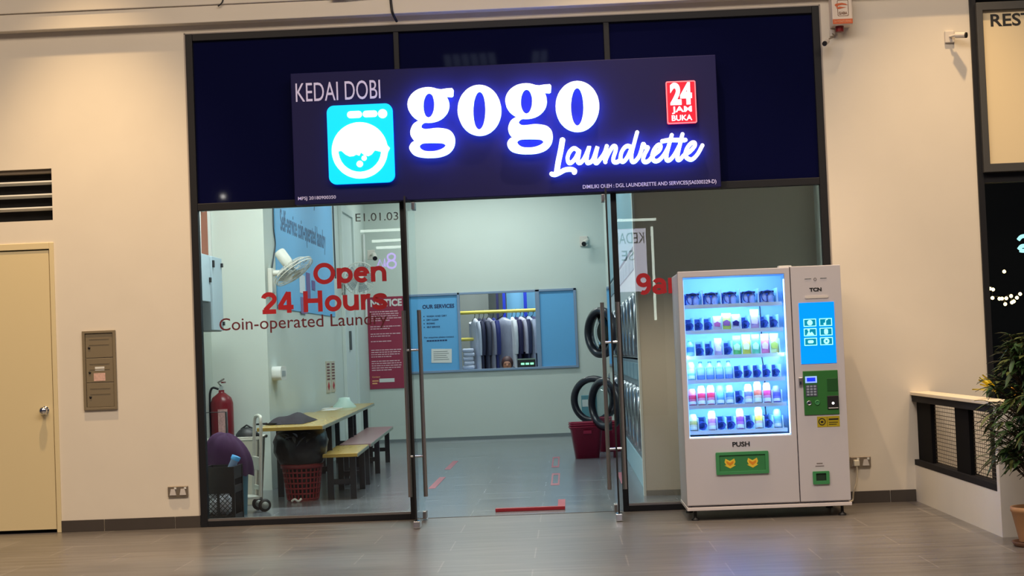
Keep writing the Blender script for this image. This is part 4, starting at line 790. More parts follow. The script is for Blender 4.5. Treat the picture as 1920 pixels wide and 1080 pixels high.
# wall fans
m_fanw = mat('ivory_fan_plastic', (226, 224, 214), 0.4); m_blade = mat('grey_fan_blade', (176, 186, 188), 0.35)
def wall_fan(loc, aim, label, size=0.235):
    t = thing('wall_fan', label, 'wall fan', loc, 0, 'wall fans along the left wall')
    MB().box(0, 0.05, -0.10, 0.10, -0.22, 0.05).build('wall_plate', m_fanw, t, bevel=0.008)
    MB().tube([(0.02, 0, 0.0), (0.14, 0, 0.0), (0.20, 0, 0.02)], 0.032, 10).build('bracket_arm', m_fanw, t)
    d = Vector(aim).normalized(); q = d.to_track_quat('Z', 'Y').to_matrix(); c = Vector((0.27, -0.03, 0.02))
    MB().lathe([(0.0, -0.27), (0.055, -0.265), (0.062, -0.25), (0.062, -0.11), (0.045, -0.07), (0.02, -0.02)], c, 20, q).build('motor_housing', m_fanw, t)
    g = MB()
    for r_, z in ((size, 0.0), (size * 0.99, 0.03), (size * 0.72, 0.055), (size * 0.72, -0.05), (size * 0.42, 0.062), (size * 0.42, -0.062)):
        g.tube([c + q @ Vector((r_ * math.cos(a * PI / 18), r_ * math.sin(a * PI / 18), z)) for a in range(36)], 0.005 if r_ > size * 0.9 else 0.0025, 6, closed=True)
    for k in range(36):
        a = k * PI / 18; e = Vector((math.cos(a), math.sin(a), 0))
        for sg_ in (1, -1): g.tube([c + q @ (e * 0.05 + Vector((0, 0, .065 * sg_))), c + q @ (e * size * 0.72 + Vector((0, 0, .052 * sg_))), c + q @ (e * size + Vector((0, 0, .012)))], 0.0018, 4)
    g.lathe([(0.0, 0.072), (0.05, 0.070), (0.055, 0.06)], c, 18, q); g.build('cage', m_fanw, t)
    hub = MB().lathe([(0.0, 0.03), (0.032, 0.026), (0.034, -0.02), (0.0, -0.022)], c, 16, q).build('hub', m_blade, t)
    for k in range(5):
        bl = MB(); a0 = k * 2 * PI / 5; L_ = []
        for j in range(7):
            r_ = 0.03 + (size * 0.88 - 0.03) * j / 6; wv = 0.30 + 0.16 * math.sin(PI * j / 7)
            L_.append((c + q @ Vector((r_ * math.cos(a0 - wv), r_ * math.sin(a0 - wv), -0.016)), c + q @ Vector((r_ * math.cos(a0 + wv), r_ * math.sin(a0 + wv), 0.016))))
        vs = [p for pr in L_ for p in pr]; bl.add(vs, [(2 * j, 2 * j + 1, 2 * j + 3, 2 * j + 2) for j in range(6)], True); bl.build('blade', m_blade, hub)
    return t
wall_fan((WL, 4.15, 2.33), (0.57, -0.14, -0.80), 'ivory wall fan nearest the shop window, tilted down over the red lettering')
wall_fan((WL, 10.2, 2.50), (0.25, -0.95, -0.15), 'ivory wall fan farther back, facing the window')
m_cord = mat('dark_cord', (66, 76, 86), 0.6)
tag(MB().tube(smooth([(WL + .012, 4.50, 3.15), (WL + .012, 4.48, 2.85), (WL + .012, 4.56, 2.68), (WL + .012, 4.45, 2.55), (WL + .012, 4.30, 2.40)], 6), 0.008, 6).build('fan_cord', m_cord), 'wavy dark cord running up the wall from the nearest wall fan', 'cord')
tag(MB().tube(smooth([(WL + .012, 9.50, 3.6), (WL + .012, 9.50, 3.1), (WL + .012, 9.52, 2.5)], 4), 0.010, 6).build('wall_cable', m_cord), 'straight dark cable at the far edge of the blue banner', 'cord')
tag(MB().tube(smooth([(WL + .012, 10.5, 3.4), (WL + .012, 10.55, 3.0), (WL + .012, 10.6, 2.6)], 4), 0.009, 6).build('fan_cord', m_cord), 'thin dark cord above the farther wall fan', 'cord')
# white door frame towards the far end of the left wall
dn = setting('door_4', (WL, 10.1, 0))
m_wd = mat('white_door', (218, 226, 220), 0.5)
b = MB(); b.box(0, 0.05, 0, 0.10, 0, 3.6); b.box(0, 0.05, 1.35, 1.45, 0, 3.6); b.box(0, 0.05, 0.1, 1.35, 3.5, 3.6); b.build('frame', m_wd, dn, bevel=0.004)
box('leaf', m_wd, dn, 0.0, 0.02, 0.1, 1.35, 0.01, 3.5); MB().box(0.02, 0.05, 0.62, 0.70, 1.50, 1.78).build('handle', mat('grey_handle', (90, 96, 96), 0.4), dn, bevel=0.006)
tag(MB().cyl((WL + .03, 12.9, 2.0), (WL + .03, 12.9, 3.35), 0.022, n=10).build('wall_conduit', m_white), 'upright white conduit in the far left corner', 'conduit')
cctv((WL + 0.14, 12.95, 3.02), 'small dark-lensed camera beside the white conduit in the far left corner', (0.2, -0.8, -0.5), 1.1)
cctv((0.62, 13.3, 3.12), 'white security camera high on the back wall right of the service hatch', (-0.35, -0.7, -0.35), 1.15)
# soap dispenser, switch strips
t = thing('tissue_dispenser', 'rounded white dispenser on the left wall above the table', 'dispenser', (WL, 4.30, 1.24))
MB().prism([rrect(-0.20, 0.20, -0.075, 0.075, 0.06)], 0.0, 0.10, lambda a, b_, d: (d, a, b_)).build('cover', m_white, t, bevel=0.015); MB().box(0.10, 0.104, -0.13, 0.10, -0.035, 0.025).build('window', mat('grey_window', (168, 176, 176), 0.3), t)
for i, yy in enumerate((8.28, 8.76)):
    t = thing('instruction_strip', ('nearer' if i == 0 else 'farther') + ' of two upright beige strips with red diamonds on the left wall', 'sign', (WL, yy, 0.93), 0, 'instruction strips above the table')
    MB().box(0, 0.01, 0, 0.36, 0, 0.42).build('board', mat('beige_board', (196, 188, 168), 0.6), t)
    b = MB(); b.prism([[(0.18, 0.03), (0.28, 0.085), (0.18, 0.14), (0.08, 0.085)]], 0.01, 0.013, lambda a, b_, d: (d, a, b_)); b.build('red_diamond', m_red, t)
    b = MB()
    for k in range(6): b.box(0.01, 0.012, 0.05, 0.31, 0.17 + k * 0.04, 0.19 + k * 0.04)
    b.build('print', mat('dark_red_print', (110, 58, 56), 0.6), t)
# NOTICE board
nt_ = thing('notice_board', 'tall dark red notice board at the left end of the back wall', 'notice board', (-2.925, 13.3, 0.868))
MB().box(0.0, 0.60, -0.015, 0.0, 0.0, 1.485).build('board', mat('crimson_board', (156, 42, 72), 0.5), nt_)
m_np = mat('pale_pink_print', (232, 190, 200), 0.6)
b = MB(); text(b, 'NOTICE', 0.055, 0.565, 1.335, 0.105, front(-0.015), 0.04); b.build('heading_lettering', m_white, nt_)
b = MB(); rg = random.Random(4)
for blk, (z0, n) in enumerate(((1.24, 5), (1.00, 2), (0.88, 2), (0.76, 1), (0.62, 4), (0.44, 5))):
    for k in range(n):
        z = z0 - k * 0.036; x = 0.04
        while x < 0.50:
            w_ = rg.uniform(0.02, 0.07); b.box(x, min(0.56, x + w_), -0.018, -0.015, z, z + 0.014); x += w_ + 0.010
            if k == n - 1 and x > 0.36: break
b.build('print', m_np, nt_)
b = MB(); text(b, 'Contact', 0.04, 0.17, 0.185, 0.022, front(-0.015), 0.02); b.box(0.04, 0.14, -0.018, -0.015, 0.12, 0.14); b.box(0.04, 0.12, -0.018, -0.015, 0.08, 0.10); b.build('contact_print', mat('orange_print_pale', (240, 176, 120), 0.6), nt_)
MB().box(0.155, 0.40, -0.018, -0.015, 0.105, 0.165).build('paper_patch', m_white, nt_)
# service hatch
sh_ = setting('window_6', (0, 13.3, 0)); m_hf = mat('blue_grey_hatch_frame', (128, 150, 178), 0.4)
b = MB()
for x0, x1 in ((-2.30, -2.255), (-1.465, -1.425), (-0.205, -0.135), (0.415, 0.46)): b.box(x0, x1, -0.03, 0.06, 1.09, 2.37)
b.box(-2.30, 0.46, -0.03, 0.06, 2.335, 2.37); b.box(-2.30, 0.46, -0.04, 0.08, 1.09, 1.125); b.build('frame', m_hf, sh_, bevel=0.004)
m_pb = mat('mid_blue_panel', (100, 174, 226), 0.4)
box('panel', m_pb, sh_, -2.255, -1.465, 0.0, 0.03, 1.125, 2.335); box('panel', m_pb, sh_, -0.135, 0.415, 0.0, 0.03, 1.125, 2.335)
f = front(-0.001); m_nav = mat('navy_print', (24, 46, 96), 0.5)
sl_ = thing('services_lettering', 'dark lettering OUR SERVICES with a short list on the left blue hatch panel', 'lettering', (0, 13.2995, 0))
b = MB(); text(b, 'OUR SERVICES', -2.03, -1.515, 2.135, 0.058, f, 0.03); b.build('heading', m_nav, sl_)
for i, s_ in enumerate(('WASH AND DRY', 'DRY CLEAN', 'IRONING', 'SELF SERVICE')): b = MB(); text(b, s_, -1.97, (-1.64, -1.78, -1.84, -1.76)[i], 1.995 - i * 0.058, 0.026, f, 0.015); b.box(-2.02, -2.005, -0.003, -0.001, 2.0 - i * 0.058, 2.015 - i * 0.058); b.build('list_line', m_nav, sl_)
b = MB(); text(b, 'For enquiries please contact', -2.02, -1.54, 1.655, 0.024, f, 0.01); b.build('contact_line', m_nav, sl_)
for k in range(8): MB().box(-1.98 + k * 0.042, -1.945 + k * 0.042, -0.003, -0.001, 1.60, 1.622).build('contact_figure', m_nav, sl_)
t = thing('paper_notice', 'white paper taped low on the blue hatch panel under the services list', 'notice', (-1.75, 13.298, 1.25))
MB().box(-0.165, 0.165, -0.004, 0.0, 0.0, 0.225, rot('Y', 2)).build('sheet', m_white, t); b = MB()
for k in range(5): b.box(-0.13, 0.12 - 0.02 * (k % 3), -0.006, -0.004, 0.05 + k * 0.032, 0.056 + k * 0.032)
b.build('print', m_grey, t)
# back room seen through the hatch
m_bar = mat('yellow_rack_bar', (206, 190, 84), 0.4)
rk = thing('clothes_rack', 'yellow-railed clothes rack behind the service hatch', 'clothes rack', (-0.85, 14.3, 0))
MB().cyl((-0.66, 0, 2.065), (0.72, 0, 2.065), 0.030, n=14).build('rail', m_bar, rk)
MB().cyl((-0.66, 0.0, 1.62), (-0.40, 0.0, 1.62), 0.028, n=12).build('lower_rail', m_bar, rk)
for x in (-0.66, 0.72): MB().box(x - 0.02, x + 0.02, -0.02, 0.02, 0.0, 2.10).build('upright', m_hf, rk); MB().box(x - 0.02, x + 0.02, -0.3, 0.3, 0.0, 0.04).build('foot', m_hf, rk)
for i, (x, wd) in enumerate(((-0.79, 0.05), (-0.43, 0.055))): tag(box('blue_post', mat('cobalt_post_%d' % i, (24, 52, 190), 0.4), None, x, x + wd, 14.95, 15.0, 0, 3.2), ('left' if i == 0 else 'right') + ' of two cobalt blue posts behind the clothes rack', 'post', 'cobalt posts behind the rack')
struct(box('wall_partition', mat('grey_partition', (142, 148, 146), 0.7), None, -1.6, -1.05, 15.4, 15.5, 0, 3.2)); struct(box('wall_panel', mat('blue_back_panel', (110, 172, 214), 0.5), None, -0.73, 0.4, 15.2, 15.25, 0, 3.2)); struct(box('trim_5', mat('dark_blue_post', (30, 30, 84), 0.5), None, -0.90, -0.86, 14.9, 15.0, 0, 3.2))
m_film = {}
def garment(x, col, rz, label, ln=0.95, wd=0.42, th=0.055, seed=0):
    rg = random.Random(seed); t = thing('hung_garment', label, 'garment', (x, 14.3, 2.065), math.radians(rz), 'garments on the rack behind the hatch')
    n = 22; m = 14; vs = []; fs = []; ph = rg.uniform(0, 6)
    for i in range(m + 1):
        q = i / m; z = -0.10 - ln * q
        w_ = wd * (0.12 + 0.88 * min(1, (q / 0.10)) ** 0.6) if q < 0.10 else wd * (1 + 0.06 * q)
        h_ = th * (0.45 + 0.55 * min(1, q / 0.08))
        for k in range(n):
            a = 2 * PI * k / n; fold = 1 + 0.22 * math.sin(5 * a + ph) * min(1, q * 2.2)
            vs.append((h_ * math.sin(a) * fold, w_ * 0.5 * math.cos(a), z + 0.012 * math.sin(3 * a + ph) * (q > 0.95)))
    for i in range(m):
        for k in range(n): fs.append((i * n + k, i * n + (k + 1) % n, (i + 1) * n + (k + 1) % n, (i + 1) * n + k))
    fs.append(tuple(range(n))); b = MB().add(vs, fs, True); bd = b.build('cloth_body', mat('garment_cloth_%d' % seed, col, 0.35, noise=0.25, ns=12, stretch=(6, 6, 0.8)), t)
    for s in (-1, 1):
        MB().tube(smooth([(0, s * wd * 0.42, -0.17), (0.01, s * wd * 0.53, -0.30), (0.015, s * wd * 0.54, -0.55), (0.01, s * wd * 0.52, -0.72)], 3), 0.048, 10, r1=0.034).build('sleeve', bd.data.materials[0], t)
    MB().tube([(0, wd * 0.42, -0.15), (0, 0.02, -0.08), (0, 0, -0.05), (0, 0.0, -0.01)] + [(0, 0.035 * math.sin(a * PI / 6), 0.0 + 0.035 * math.cos(a * PI / 6) ) for a in range(0, 8)], 0.005, 6).build('hanger', m_black, t)
    return t
GR = [(-1.24, (208, 214, 232), 22, 'white plastic-covered shirt at the left end of the rack', 0.98), (-1.165, (48, 50, 76), 14, 'dark navy garment right beside the white shirt at the left end', 1.0), (-1.09, (70, 72, 92), 20, 'charcoal garment, third from the left end of the rack', 0.95), (-1.01, (150, 150, 168), 26, 'silver-grey garment left of the dark blue one', 0.86), (-0.93, (44, 52, 118), 18, 'dark blue garment left of the grey hoodie', 1.0), (-0.76, (140, 146, 168), 68, 'grey hoodie hung facing the hatch in the middle of the rack', 0.98), (-0.615, (222, 226, 240), 12, 'bright white sleeve-forward shirt right of the grey hoodie', 0.84), (-0.55, (40, 36, 78), 16, 'near-black garment right of the bright white shirt', 0.92), (-0.475, (186, 184, 206), 24, 'pale lilac-grey shirt between two dark garments', 0.60), (-0.42, (46, 50, 84), 20, 'slate garment right of the pale lilac-grey shirt', 0.98), (-0.345, (170, 178, 204), 28, 'pale blue-grey shirt second from the right end', 0.92), (-0.26, (62, 62, 96), 30, 'dark violet-grey garment at the right end of the rack', 0.98)]
for i, (x, c, rz, l, ln) in enumerate(GR): garment(x, c, rz, l, ln, seed=i + 1, th=0.045 if i != 5 else 0.06)
t = thing('folded_bundle', 'pile of folded white laundry left of the hung garments behind the hatch', 'laundry bundle', (-1.36, 14.15, 1.12))
b = MB()
for k in range(5): b.box(-0.10 + 0.012 * (k % 2), 0.10 - 0.01 * (k % 3), -0.09, 0.09, 0.07 * k + 0.002, 0.07 * k + 0.066, rot('Z', (k * 37) % 13 - 6))
b.build('cloth_stack', mat('white_bundle', (206, 214, 236), 0.7, noise=0.2, ns=14), t, bevel=0.022); MB().box(-0.12, 0.14, -0.12, 0.12, -0.02, 0.0).build('tray', m_hf, t)
tag(box('side_shelf', m_hf, None, -1.5, -1.2, 14.0, 14.3, 1.06, 1.10), 'narrow shelf under the folded white laundry behind the hatch', 'shelf')
dp = thing('counter_display', 'small dark counter display with green figures on the hatch sill', 'display', (-0.385, 13.42, 1.09))
MB().box(-0.145, 0.145, -0.05, 0.05, 0.0, 0.165).build('case', m_black, dp, bevel=0.006); MB().box(-0.15, 0.15, -0.056, 0.05, 0.155, 0.175).build('case_top', mat('grey_green_case', (120, 140, 126), 0.5), dp)
b = MB()
for k in range(3): b.box(-0.09 + k * 0.075, -0.035 + k * 0.075, -0.054, -0.05, 0.075, 0.105)
b.build('lit_figure', mat('lit_green', (150, 255, 190), 0.4, emit=(140, 250, 180), strength=1.2), dp)
# person at the counter: only the top of the head shows over the sill
def skinned(name, verts, edges, radii, m, parent, root=0, sub=2):
    me = bpy.data.meshes.new(name); me.from_pydata(verts, edges, []); o = bpy.data.objects.new(name, me); C.objects.link(o)
    sk = o.modifiers.new('skin', 'SKIN'); sk.use_smooth_shade = True; su = o.modifiers.new('sub', 'SUBSURF'); su.levels = sub; su.render_levels = sub
    for i, r_ in enumerate(radii): me.skin_vertices[0].data[i].radius = (r_, r_); me.skin_vertices[0].data[i].use_root = (i == root)
    dg = bpy.context.evaluated_depsgraph_get(); m2 = bpy.data.meshes.new_from_object(o.evaluated_get(dg)); o.modifiers.clear(); o.data = m2; bpy.data.meshes.remove(me)
    for p in m2.polygons: p.use_smooth = True
    m2.materials.append(m); o.parent = parent; return o
m_skin = mat('skin', (176, 124, 100), 0.55); m_hair = mat('dark_brown_hair', (62, 34, 38), 0.6); m_shirt = mat('maroon_shirt', (84, 46, 60), 0.8)
pn = thing('person', 'brown-haired person seated low behind the hatch sill, only the head showing', 'person', (-0.71, 13.78, 0.055))
V = [(0, 0.05, 0.46), (0, 0.04, 0.62), (0, 0.02, 0.80), (0, 0.0, 0.93), (0, -0.01, 1.00), (0, -0.02, 1.07), (0, -0.02, 1.15), (0, -0.02, 1.215),
     (0.16, 0.0, 0.90), (0.21, -0.04, 0.66), (0.13, -0.22, 0.56), (0.08, -0.28, 0.55), (-0.16, 0, 0.90), (-0.21, -0.04, 0.66), (-0.13, -0.22, 0.56), (-0.08, -0.28, 0.55),
     (0.10, 0.03, 0.47), (0.12, -0.20, 0.47), (0.12, -0.26, 0.42), (0.12, -0.27, 0.03), (0.12, -0.31, -0.015), (-0.10, 0.03, 0.47), (-0.12, -0.20, 0.47), (-0.12, -0.26, 0.42), (-0.12, -0.27, 0.03), (-0.12, -0.31, -0.015)]
Ed = [(0, 1), (1, 2), (2, 3), (3, 4), (4, 5), (5, 6), (6, 7), (3, 8), (8, 9), (9, 10), (10, 11), (3, 12), (12, 13), (13, 14), (14, 15), (0, 16), (16, 17), (17, 18), (18, 19), (19, 20), (0, 21), (21, 22), (22, 23), (23, 24), (24, 25)]
Rd = [.13, .12, .13, .11, .05, .075, .088, .06, .055, .042, .032, .03, .055, .042, .032, .03, .085, .07, .062, .042, .035, .085, .07, .062, .042, .035]
body = skinned('body', V, Ed, Rd, m_skin, pn)
MB().lathe([(0.0, 0.095), (0.05, 0.082), (0.085, 0.04), (0.098, -0.01), (0.094, -0.06), (0.080, -0.09)], (0, 0.005, 1.17), 20, rot('X', 8)).build('hair', m_hair, pn)
b = MB(); b.ball((0, -0.108, 1.105), 0.013, 0.018, 0.022); b.build('nose', m_skin, body); b = MB()
for s in (-1, 1): b.ball((s * 0.034, -0.098, 1.135), 0.012, 0.006, 0.007)
b.build('eyes', m_black, body); MB().ball((0, -0.100, 1.06), 0.024, 0.008, 0.006).build('mouth', mat('lip', (140, 70, 66), 0.5), body)
skinned('shirt', [V[i] for i in (0, 1, 2, 3, 8, 9, 12, 13)], [(0, 1), (1, 2), (2, 3), (3, 4), (4, 5), (3, 6), (6, 7)], [.145, .135, .145, .122, .068, .062, .068, .062], m_shirt, pn)
ch = thing('stool', 'plain stool under the person behind the hatch', 'stool', (-0.71, 13.85, 0))
MB().lathe([(0.17, 0.38), (0.18, 0.39), (0.18, 0.415), (0.0, 0.42)], (0, 0, 0), 20).build('seat', m_black, ch)
for a in (45, 135, 225, 315): MB().cyl((0.14 * math.cos(math.radians(a)), 0.14 * math.sin(math.radians(a)), 0), (0.11 * math.cos(math.radians(a)), 0.11 * math.sin(math.radians(a)), 0.39), 0.013, n=8).build('leg', m_steel, ch)

# ---------------------------------------------------------------- table and benches along the left wall
m_wood = mat('varnished_yellow_wood', (178, 150, 74), 0.25, noise=0.12, ns=3, stretch=(6, 0.6, 1)); m_leg = mat('black_steel_leg', (26, 28, 34), 0.4); m_pink = mat('mauve_bench_top', (150, 116, 118), 0.3, noise=0.1, ns=4)
m_edge = mat('pale_edge_band', (150, 156, 140), 0.4)
RZ = math.radians(2.7)
def trestle(name, label, cat, loc, ln, wd, h, legs, top, group, apron=0.0):
    t = thing(name, label, cat, loc, RZ, group); s = 0.03
    MB().box(-wd, 0, 0, ln, h - 0.035, h).build('tabletop' if cat == 'table' else 'seat', top, t, bevel=0.004)
    MB().box(-0.004, 0.003, 0.0, ln, h - 0.036, h - 0.006).build('edge_band', m_edge, t)
    for y in legs:
        for x in (-0.06, -wd + 0.06): MB().box(x - s, x + s, y - s, y + s, 0, h - 0.035).build('leg', m_leg, t, bevel=0.003)
        MB().box(-wd + 0.06, -0.06, y - 0.02, y + 0.02, h * 0.32, h * 0.32 + 0.05).build('stretcher', m_leg, t)
    return t
trestle('work_table', 'long yellow wood folding table nearest the left window, dark cloth on it', 'table', (-2.05, 1.70, 0), 4.35, 0.62, 0.75, (1.25, 4.05), m_wood, 'yellow tables along the left wall')
trestle('work_table', 'yellow wood table farther back behind the first one, white bag on it', 'table', (-2.262, 6.12, 0), 3.1, 0.50, 0.75, (0.12, 2.2), m_wood, 'yellow tables along the left wall')
trestle('bench', 'yellow wood bench nearest the left window beside the long table', 'bench', (-1.80, 2.25, 0), 1.6, 0.34, 0.45, (0.16, 1.35), m_wood, 'benches along the tables')
trestle('bench', 'longer mauve-topped bench behind the yellow bench', 'bench', (-1.875, 4.05, 0), 4.4, 0.34, 0.45, (0.12, 1.9, 4.0), m_pink, 'benches along the tables')
t = thing('folded_jacket', 'flat dark purple-black folded jacket on the near end of the long table', 'jacket', (-2.50, 2.75, 0.75))
vs = []; fs = []
for i in range(13):
    for k in range(9):
        u, v_ = i / 12 - .5, k / 8 - .5; h_ = max(0.0, 1 - (2 * u) ** 2) ** .5 * max(0.0, 1 - (2 * v_) ** 2) ** .5; vs.append((u * 0.36, v_ * 1.0, 0.004 + 0.085 * h_ * (1 + .2 * math.sin(9 * u + 3 * v_))))
for i in range(12):
    for k in range(8): p = i * 9 + k; fs.append((p, p + 1, p + 10, p + 9))
MB().add(vs, fs, True).build('jacket_body', mat('dark_plum_cloth', (30, 20, 32), 0.8, noise=0.2, ns=20), t); MB().tube([(-0.2, -0.35, 0.015), (-0.27, -0.5, 0.015), (-0.16, -0.58, 0.015), (-0.08, -0.46, 0.015)], 0.010, 6).build('strap', m_black, t)
t = thing('white_bag', 'small white bag standing on the farther table', 'bag', (-2.57, 7.3, 0.75))
MB().lathe([(0.15, 0.0), (0.15, 0.02), (0.08, 0.09), (0.07, 0.13), (0.0, 0.135)], (0, 0, 0), 14).build('bag_body', mat('pale_mint_plastic', (196, 222, 210), 0.4), t); MB().box(-0.24, 0.0, -0.35, -0.05, 0.0, 0.012).build('flap', m_white, t)
tag(box('paper_sheet', m_white, None, -2.74, -2.58, 6.4, 6.9, 0.7505, 0.754), 'sheet of white paper on the farther table by the wall', 'paper')
# red basket with a black bin bag under the near table end
def basket(loc, r0, r1, h, m, label, name='laundry_basket', ribs=18):
    t = thing(name, label, 'basket', loc, 0, None); b = MB(); n = 40
    for j in range(7):
        z = 0.02 + (h - 0.05) * j / 6; r_ = r0 + (r1 - r0) * j / 6; b.tube([(r_ * math.cos(a * 2 * PI / n), r_ * math.sin(a * 2 * PI / n), z) for a in range(n)], 0.010, 5, closed=True)
    for k in range(26): a = 2 * PI * k / 26; b.tube([(r0 * math.cos(a), r0 * math.sin(a), 0.01), (r1 * math.cos(a), r1 * math.sin(a), h - 0.03)], 0.009, 5)
    b.build('basket_body', m, t); MB().lathe([(r1, h - 0.045), (r1 + 0.02, h - 0.04), (r1 + 0.02, h), (r1 - 0.005, h), (r1 - 0.005, h - 0.04), (r1, h - 0.045)], (0, 0, 0), 32, None, False).build('rim', m, t); MB().lathe([(r0, 0.0), (r0, 0.012), (0, 0.012)], (0, 0, 0), 24).build('basket_floor', m, t); return t
m_rb = mat('red_basket_plastic', (126, 30, 38), 0.45)
basket((-2.37, 2.42, 0), 0.15, 0.19, 0.36, m_rb, 'round red lattice basket under the near end of the long table')
t = thing('bin_bag', 'bulging black bin bag stuffed in the red basket under the table', 'bin bag', (-2.37, 2.42, 0.02))
b = MB(); pr = [(0.12, 0.0), (0.155, 0.15), (0.165, 0.30), (0.22, 0.36), (0.255, 0.46), (0.265, 0.56), (0.23, 0.65), (0.12, 0.695), (0.0, 0.69)]; n = 28; vs = []; fs = []
for i, (r_, z) in enumerate(pr):
    for k in range(n): a = 2 * PI * k / n; q = 1 + (0.05 * math.sin(5 * a + i) + 0.03 * math.sin(11 * a + 2 * i)) * (i > 2); vs.append((r_ * q * math.cos(a), r_ * q * math.sin(a), z))
for i in range(len(pr) - 1):
    for k in range(n): fs.append((i * n + k, i * n + (k + 1) % n, (i + 1) * n + (k + 1) % n, (i + 1) * n + k))
b.add(vs, fs, True).build('bag_body', mat('black_bag_film', (18, 19, 24), 0.3, bump=0.6, ns=14), t)
b = MB(); rg = random.Random(2)
for k in range(9): x = -0.16 + 0.04 * k; leafy(b, (x, -0.24, 0.61 + rg.uniform(-.03, .03)), (rg.uniform(-.6, .6), -0.3, rg.uniform(-.2, .5)), 0.12, 0.04)
b.build('clear_film', mat('clear_film_glint', (120, 124, 132), 0.2), t)
tag(MB().tube(smooth([(0, 0, 0.01), (0.03, -0.01, 0.03), (0.06, 0, 0.008), (0.09, 0.02, 0.03)], 4), 0.012, 6).build('paper_scrap', m_white, None, (-2.44, 2.16, 0.004)), 'scrap of white paper on the floor in front of the red lattice basket', 'paper')
# alcove: electrical boxes, trunking, bright corner strip, extinguisher
m_cab = mat('pale_blue_grey_box', (176, 196, 206), 0.5); m_cabs = mat('grey_box_side', (112, 122, 126), 0.5)
for i, (y0, y1, z0, z1, l) in enumerate(((1.95, 2.62, 1.98, 2.46, 'shorter pale electrical box on the alcove wall, nearest the window'), (2.70, 3.22, 1.70, 2.46, 'taller pale electrical box on the alcove wall, behind the shorter one'))):
    t = thing('electrical_box', l, 'electrical box', (-3.53, y0, z0)); L_ = y1 - y0; H_ = z1 - z0
    MB().box(0, 0.25, 0, L_, 0, H_).build('case', m_cabs, t, bevel=0.004); d_ = MB().box(0.25, 0.275, 0.01, L_ - 0.01, 0.008, H_ - 0.008).build('door', m_cab, t, bevel=0.004)
    for z in (0.08, H_ - 0.08): MB().box(0.275, 0.295, L_ - 0.07 if i else 0.10, L_ - 0.03 if i else 0.16, z - 0.02, z + 0.02).build('latch', m_black, d_)
    if i: MB().box(0.275, 0.292, 0.03, 0.08, H_ - 0.12, H_ - 0.05).build('latch', m_black, d_)
    else: MB().box(0.275, 0.292, L_ - 0.07, L_ - 0.02, H_ * 0.42, H_ * 0.52).build('latch', m_black, d_)
t = thing('cable_trunking', 'rust brown upright trunking above the electrical boxes', 'trunking', (-3.53, 3.05, 2.46))
MB().box(0, 0.025, 0, 0.72, 0.0, 1.8).build('channel', mat('rust_brown_trunking', (176, 100, 72), 0.6), t); MB().tube(smooth([(0.05, 0.15, 0.0), (0.05, 0.17, 0.45), (0.05, 0.20, 0.62), (0.05, 0.40, 0.52)], 4), 0.022, 8).build('white_cable', m_white, t)
tag(box('corner_bright_strip', m_white, None, -3.53, -3.49, 3.85, 3.9, 2.45, 4.2), 'white strip added for the bright edge of the alcove corner above the electrical boxes', 'conduit')  # white strip put in for the bright line where the alcove walls meet
fx = thing('fire_extinguisher', 'red fire extinguisher standing against the alcove wall behind the black crate', 'fire extinguisher', (-3.40, 3.70, 0.45))
MB().lathe([(0.110, 0.0), (0.120, 0.02), (0.120, 0.50), (0.10, 0.56), (0.05, 0.60), (0.03, 0.615), (0.03, 0.64)], (0, 0, 0), 24).build('cylinder', mat('extinguisher_red', (122, 20, 30), 0.35), fx)
vv = MB().box(-0.02, 0.02, -0.02, 0.02, 0.64, 0.68).build('valve', m_chrome, fx)
MB().box(-0.014, 0.014, -0.02, 0.10, -0.008, 0.008).build('lever', mat('dark_red_lever', (110, 24, 30), 0.4), vv).location = (0.02, -0.02, 0.72); MB().tube([(0.0, 0, 0.68), (-0.03, -0.02, 0.72), (0.04, -0.03, 0.76)], 0.010, 6).build('handle', m_steel, fx)
MB().tube(smooth([(-0.03, 0, 0.65), (-0.10, -0.02, 0.66), (-0.125, -0.03, 0.5), (-0.12, -0.03, 0.1)], 4), 0.012, 8).build('hose', m_black, fx)
b = MB(); b.prism([[(-0.02, 0.12), (0.08, 0.12), (0.08, 0.44), (-0.02, 0.44)]], -0.125, -0.115); b.build('label', mat('label_print', (196, 150, 146), 0.5, noise=0.5, ns=50), fx); MB().box(-0.08, 0.08, 0.10, 0.155, 0.18, 0.26).build('wall_bracket', m_steel, fx)
# crate, cloth, teal bin
m_crate = mat('black_crate', (20, 21, 24), 0.4)
cx = thing('plastic_crate', 'tall black plastic crate with diamond mesh sides behind the left window', 'crate', (-2.80, 0.64, 0))
W_, D_, H_ = 0.132, 0.19, 0.47
b = MB()
for sx in (-1, 1):
    for sy in (-1, 1): b.box(sx * W_ - 0.014, sx * W_ + 0.014, sy * D_ - 0.014, sy * D_ + 0.014, 0, H_)
b.box(-W_, W_, -D_, D_, 0, 0.02); b.build('corner_post', m_crate, cx)
b = MB()
for sy in (-1, 1): b.box(-W_, W_, sy * D_ - 0.008, sy * D_ + 0.008, 0.24, 0.30); b.box(-W_, W_, sy * D_ - 0.008, sy * D_ + 0.008, H_ - 0.11, H_); b.box(-W_, W_, sy * D_ - 0.008, sy * D_ + 0.008, 0, 0.05); b.box(-0.012, 0.012, sy * D_ - 0.006, sy * D_ + 0.006, 0.05, 0.24)
for sx in (-1, 1): b.box(sx * W_ - 0.008, sx * W_ + 0.008, -D_, D_, 0.24, 0.30); b.box(sx * W_ - 0.008, sx * W_ + 0.008, -D_, D_, H_ - 0.11, H_); b.box(sx * W_ - 0.008, sx * W_ + 0.008, -D_, D_, 0, 0.05)
b.box(-W_, W_, D_ - 0.03, D_ - 0.02, 0.05, 0.36)
for sy in (-1, 1): b.box(-W_, W_, sy * D_ - 0.004, sy * D_ + 0.004, 0.30, 0.36)
b.build('band', m_crate, cx)
b = MB()
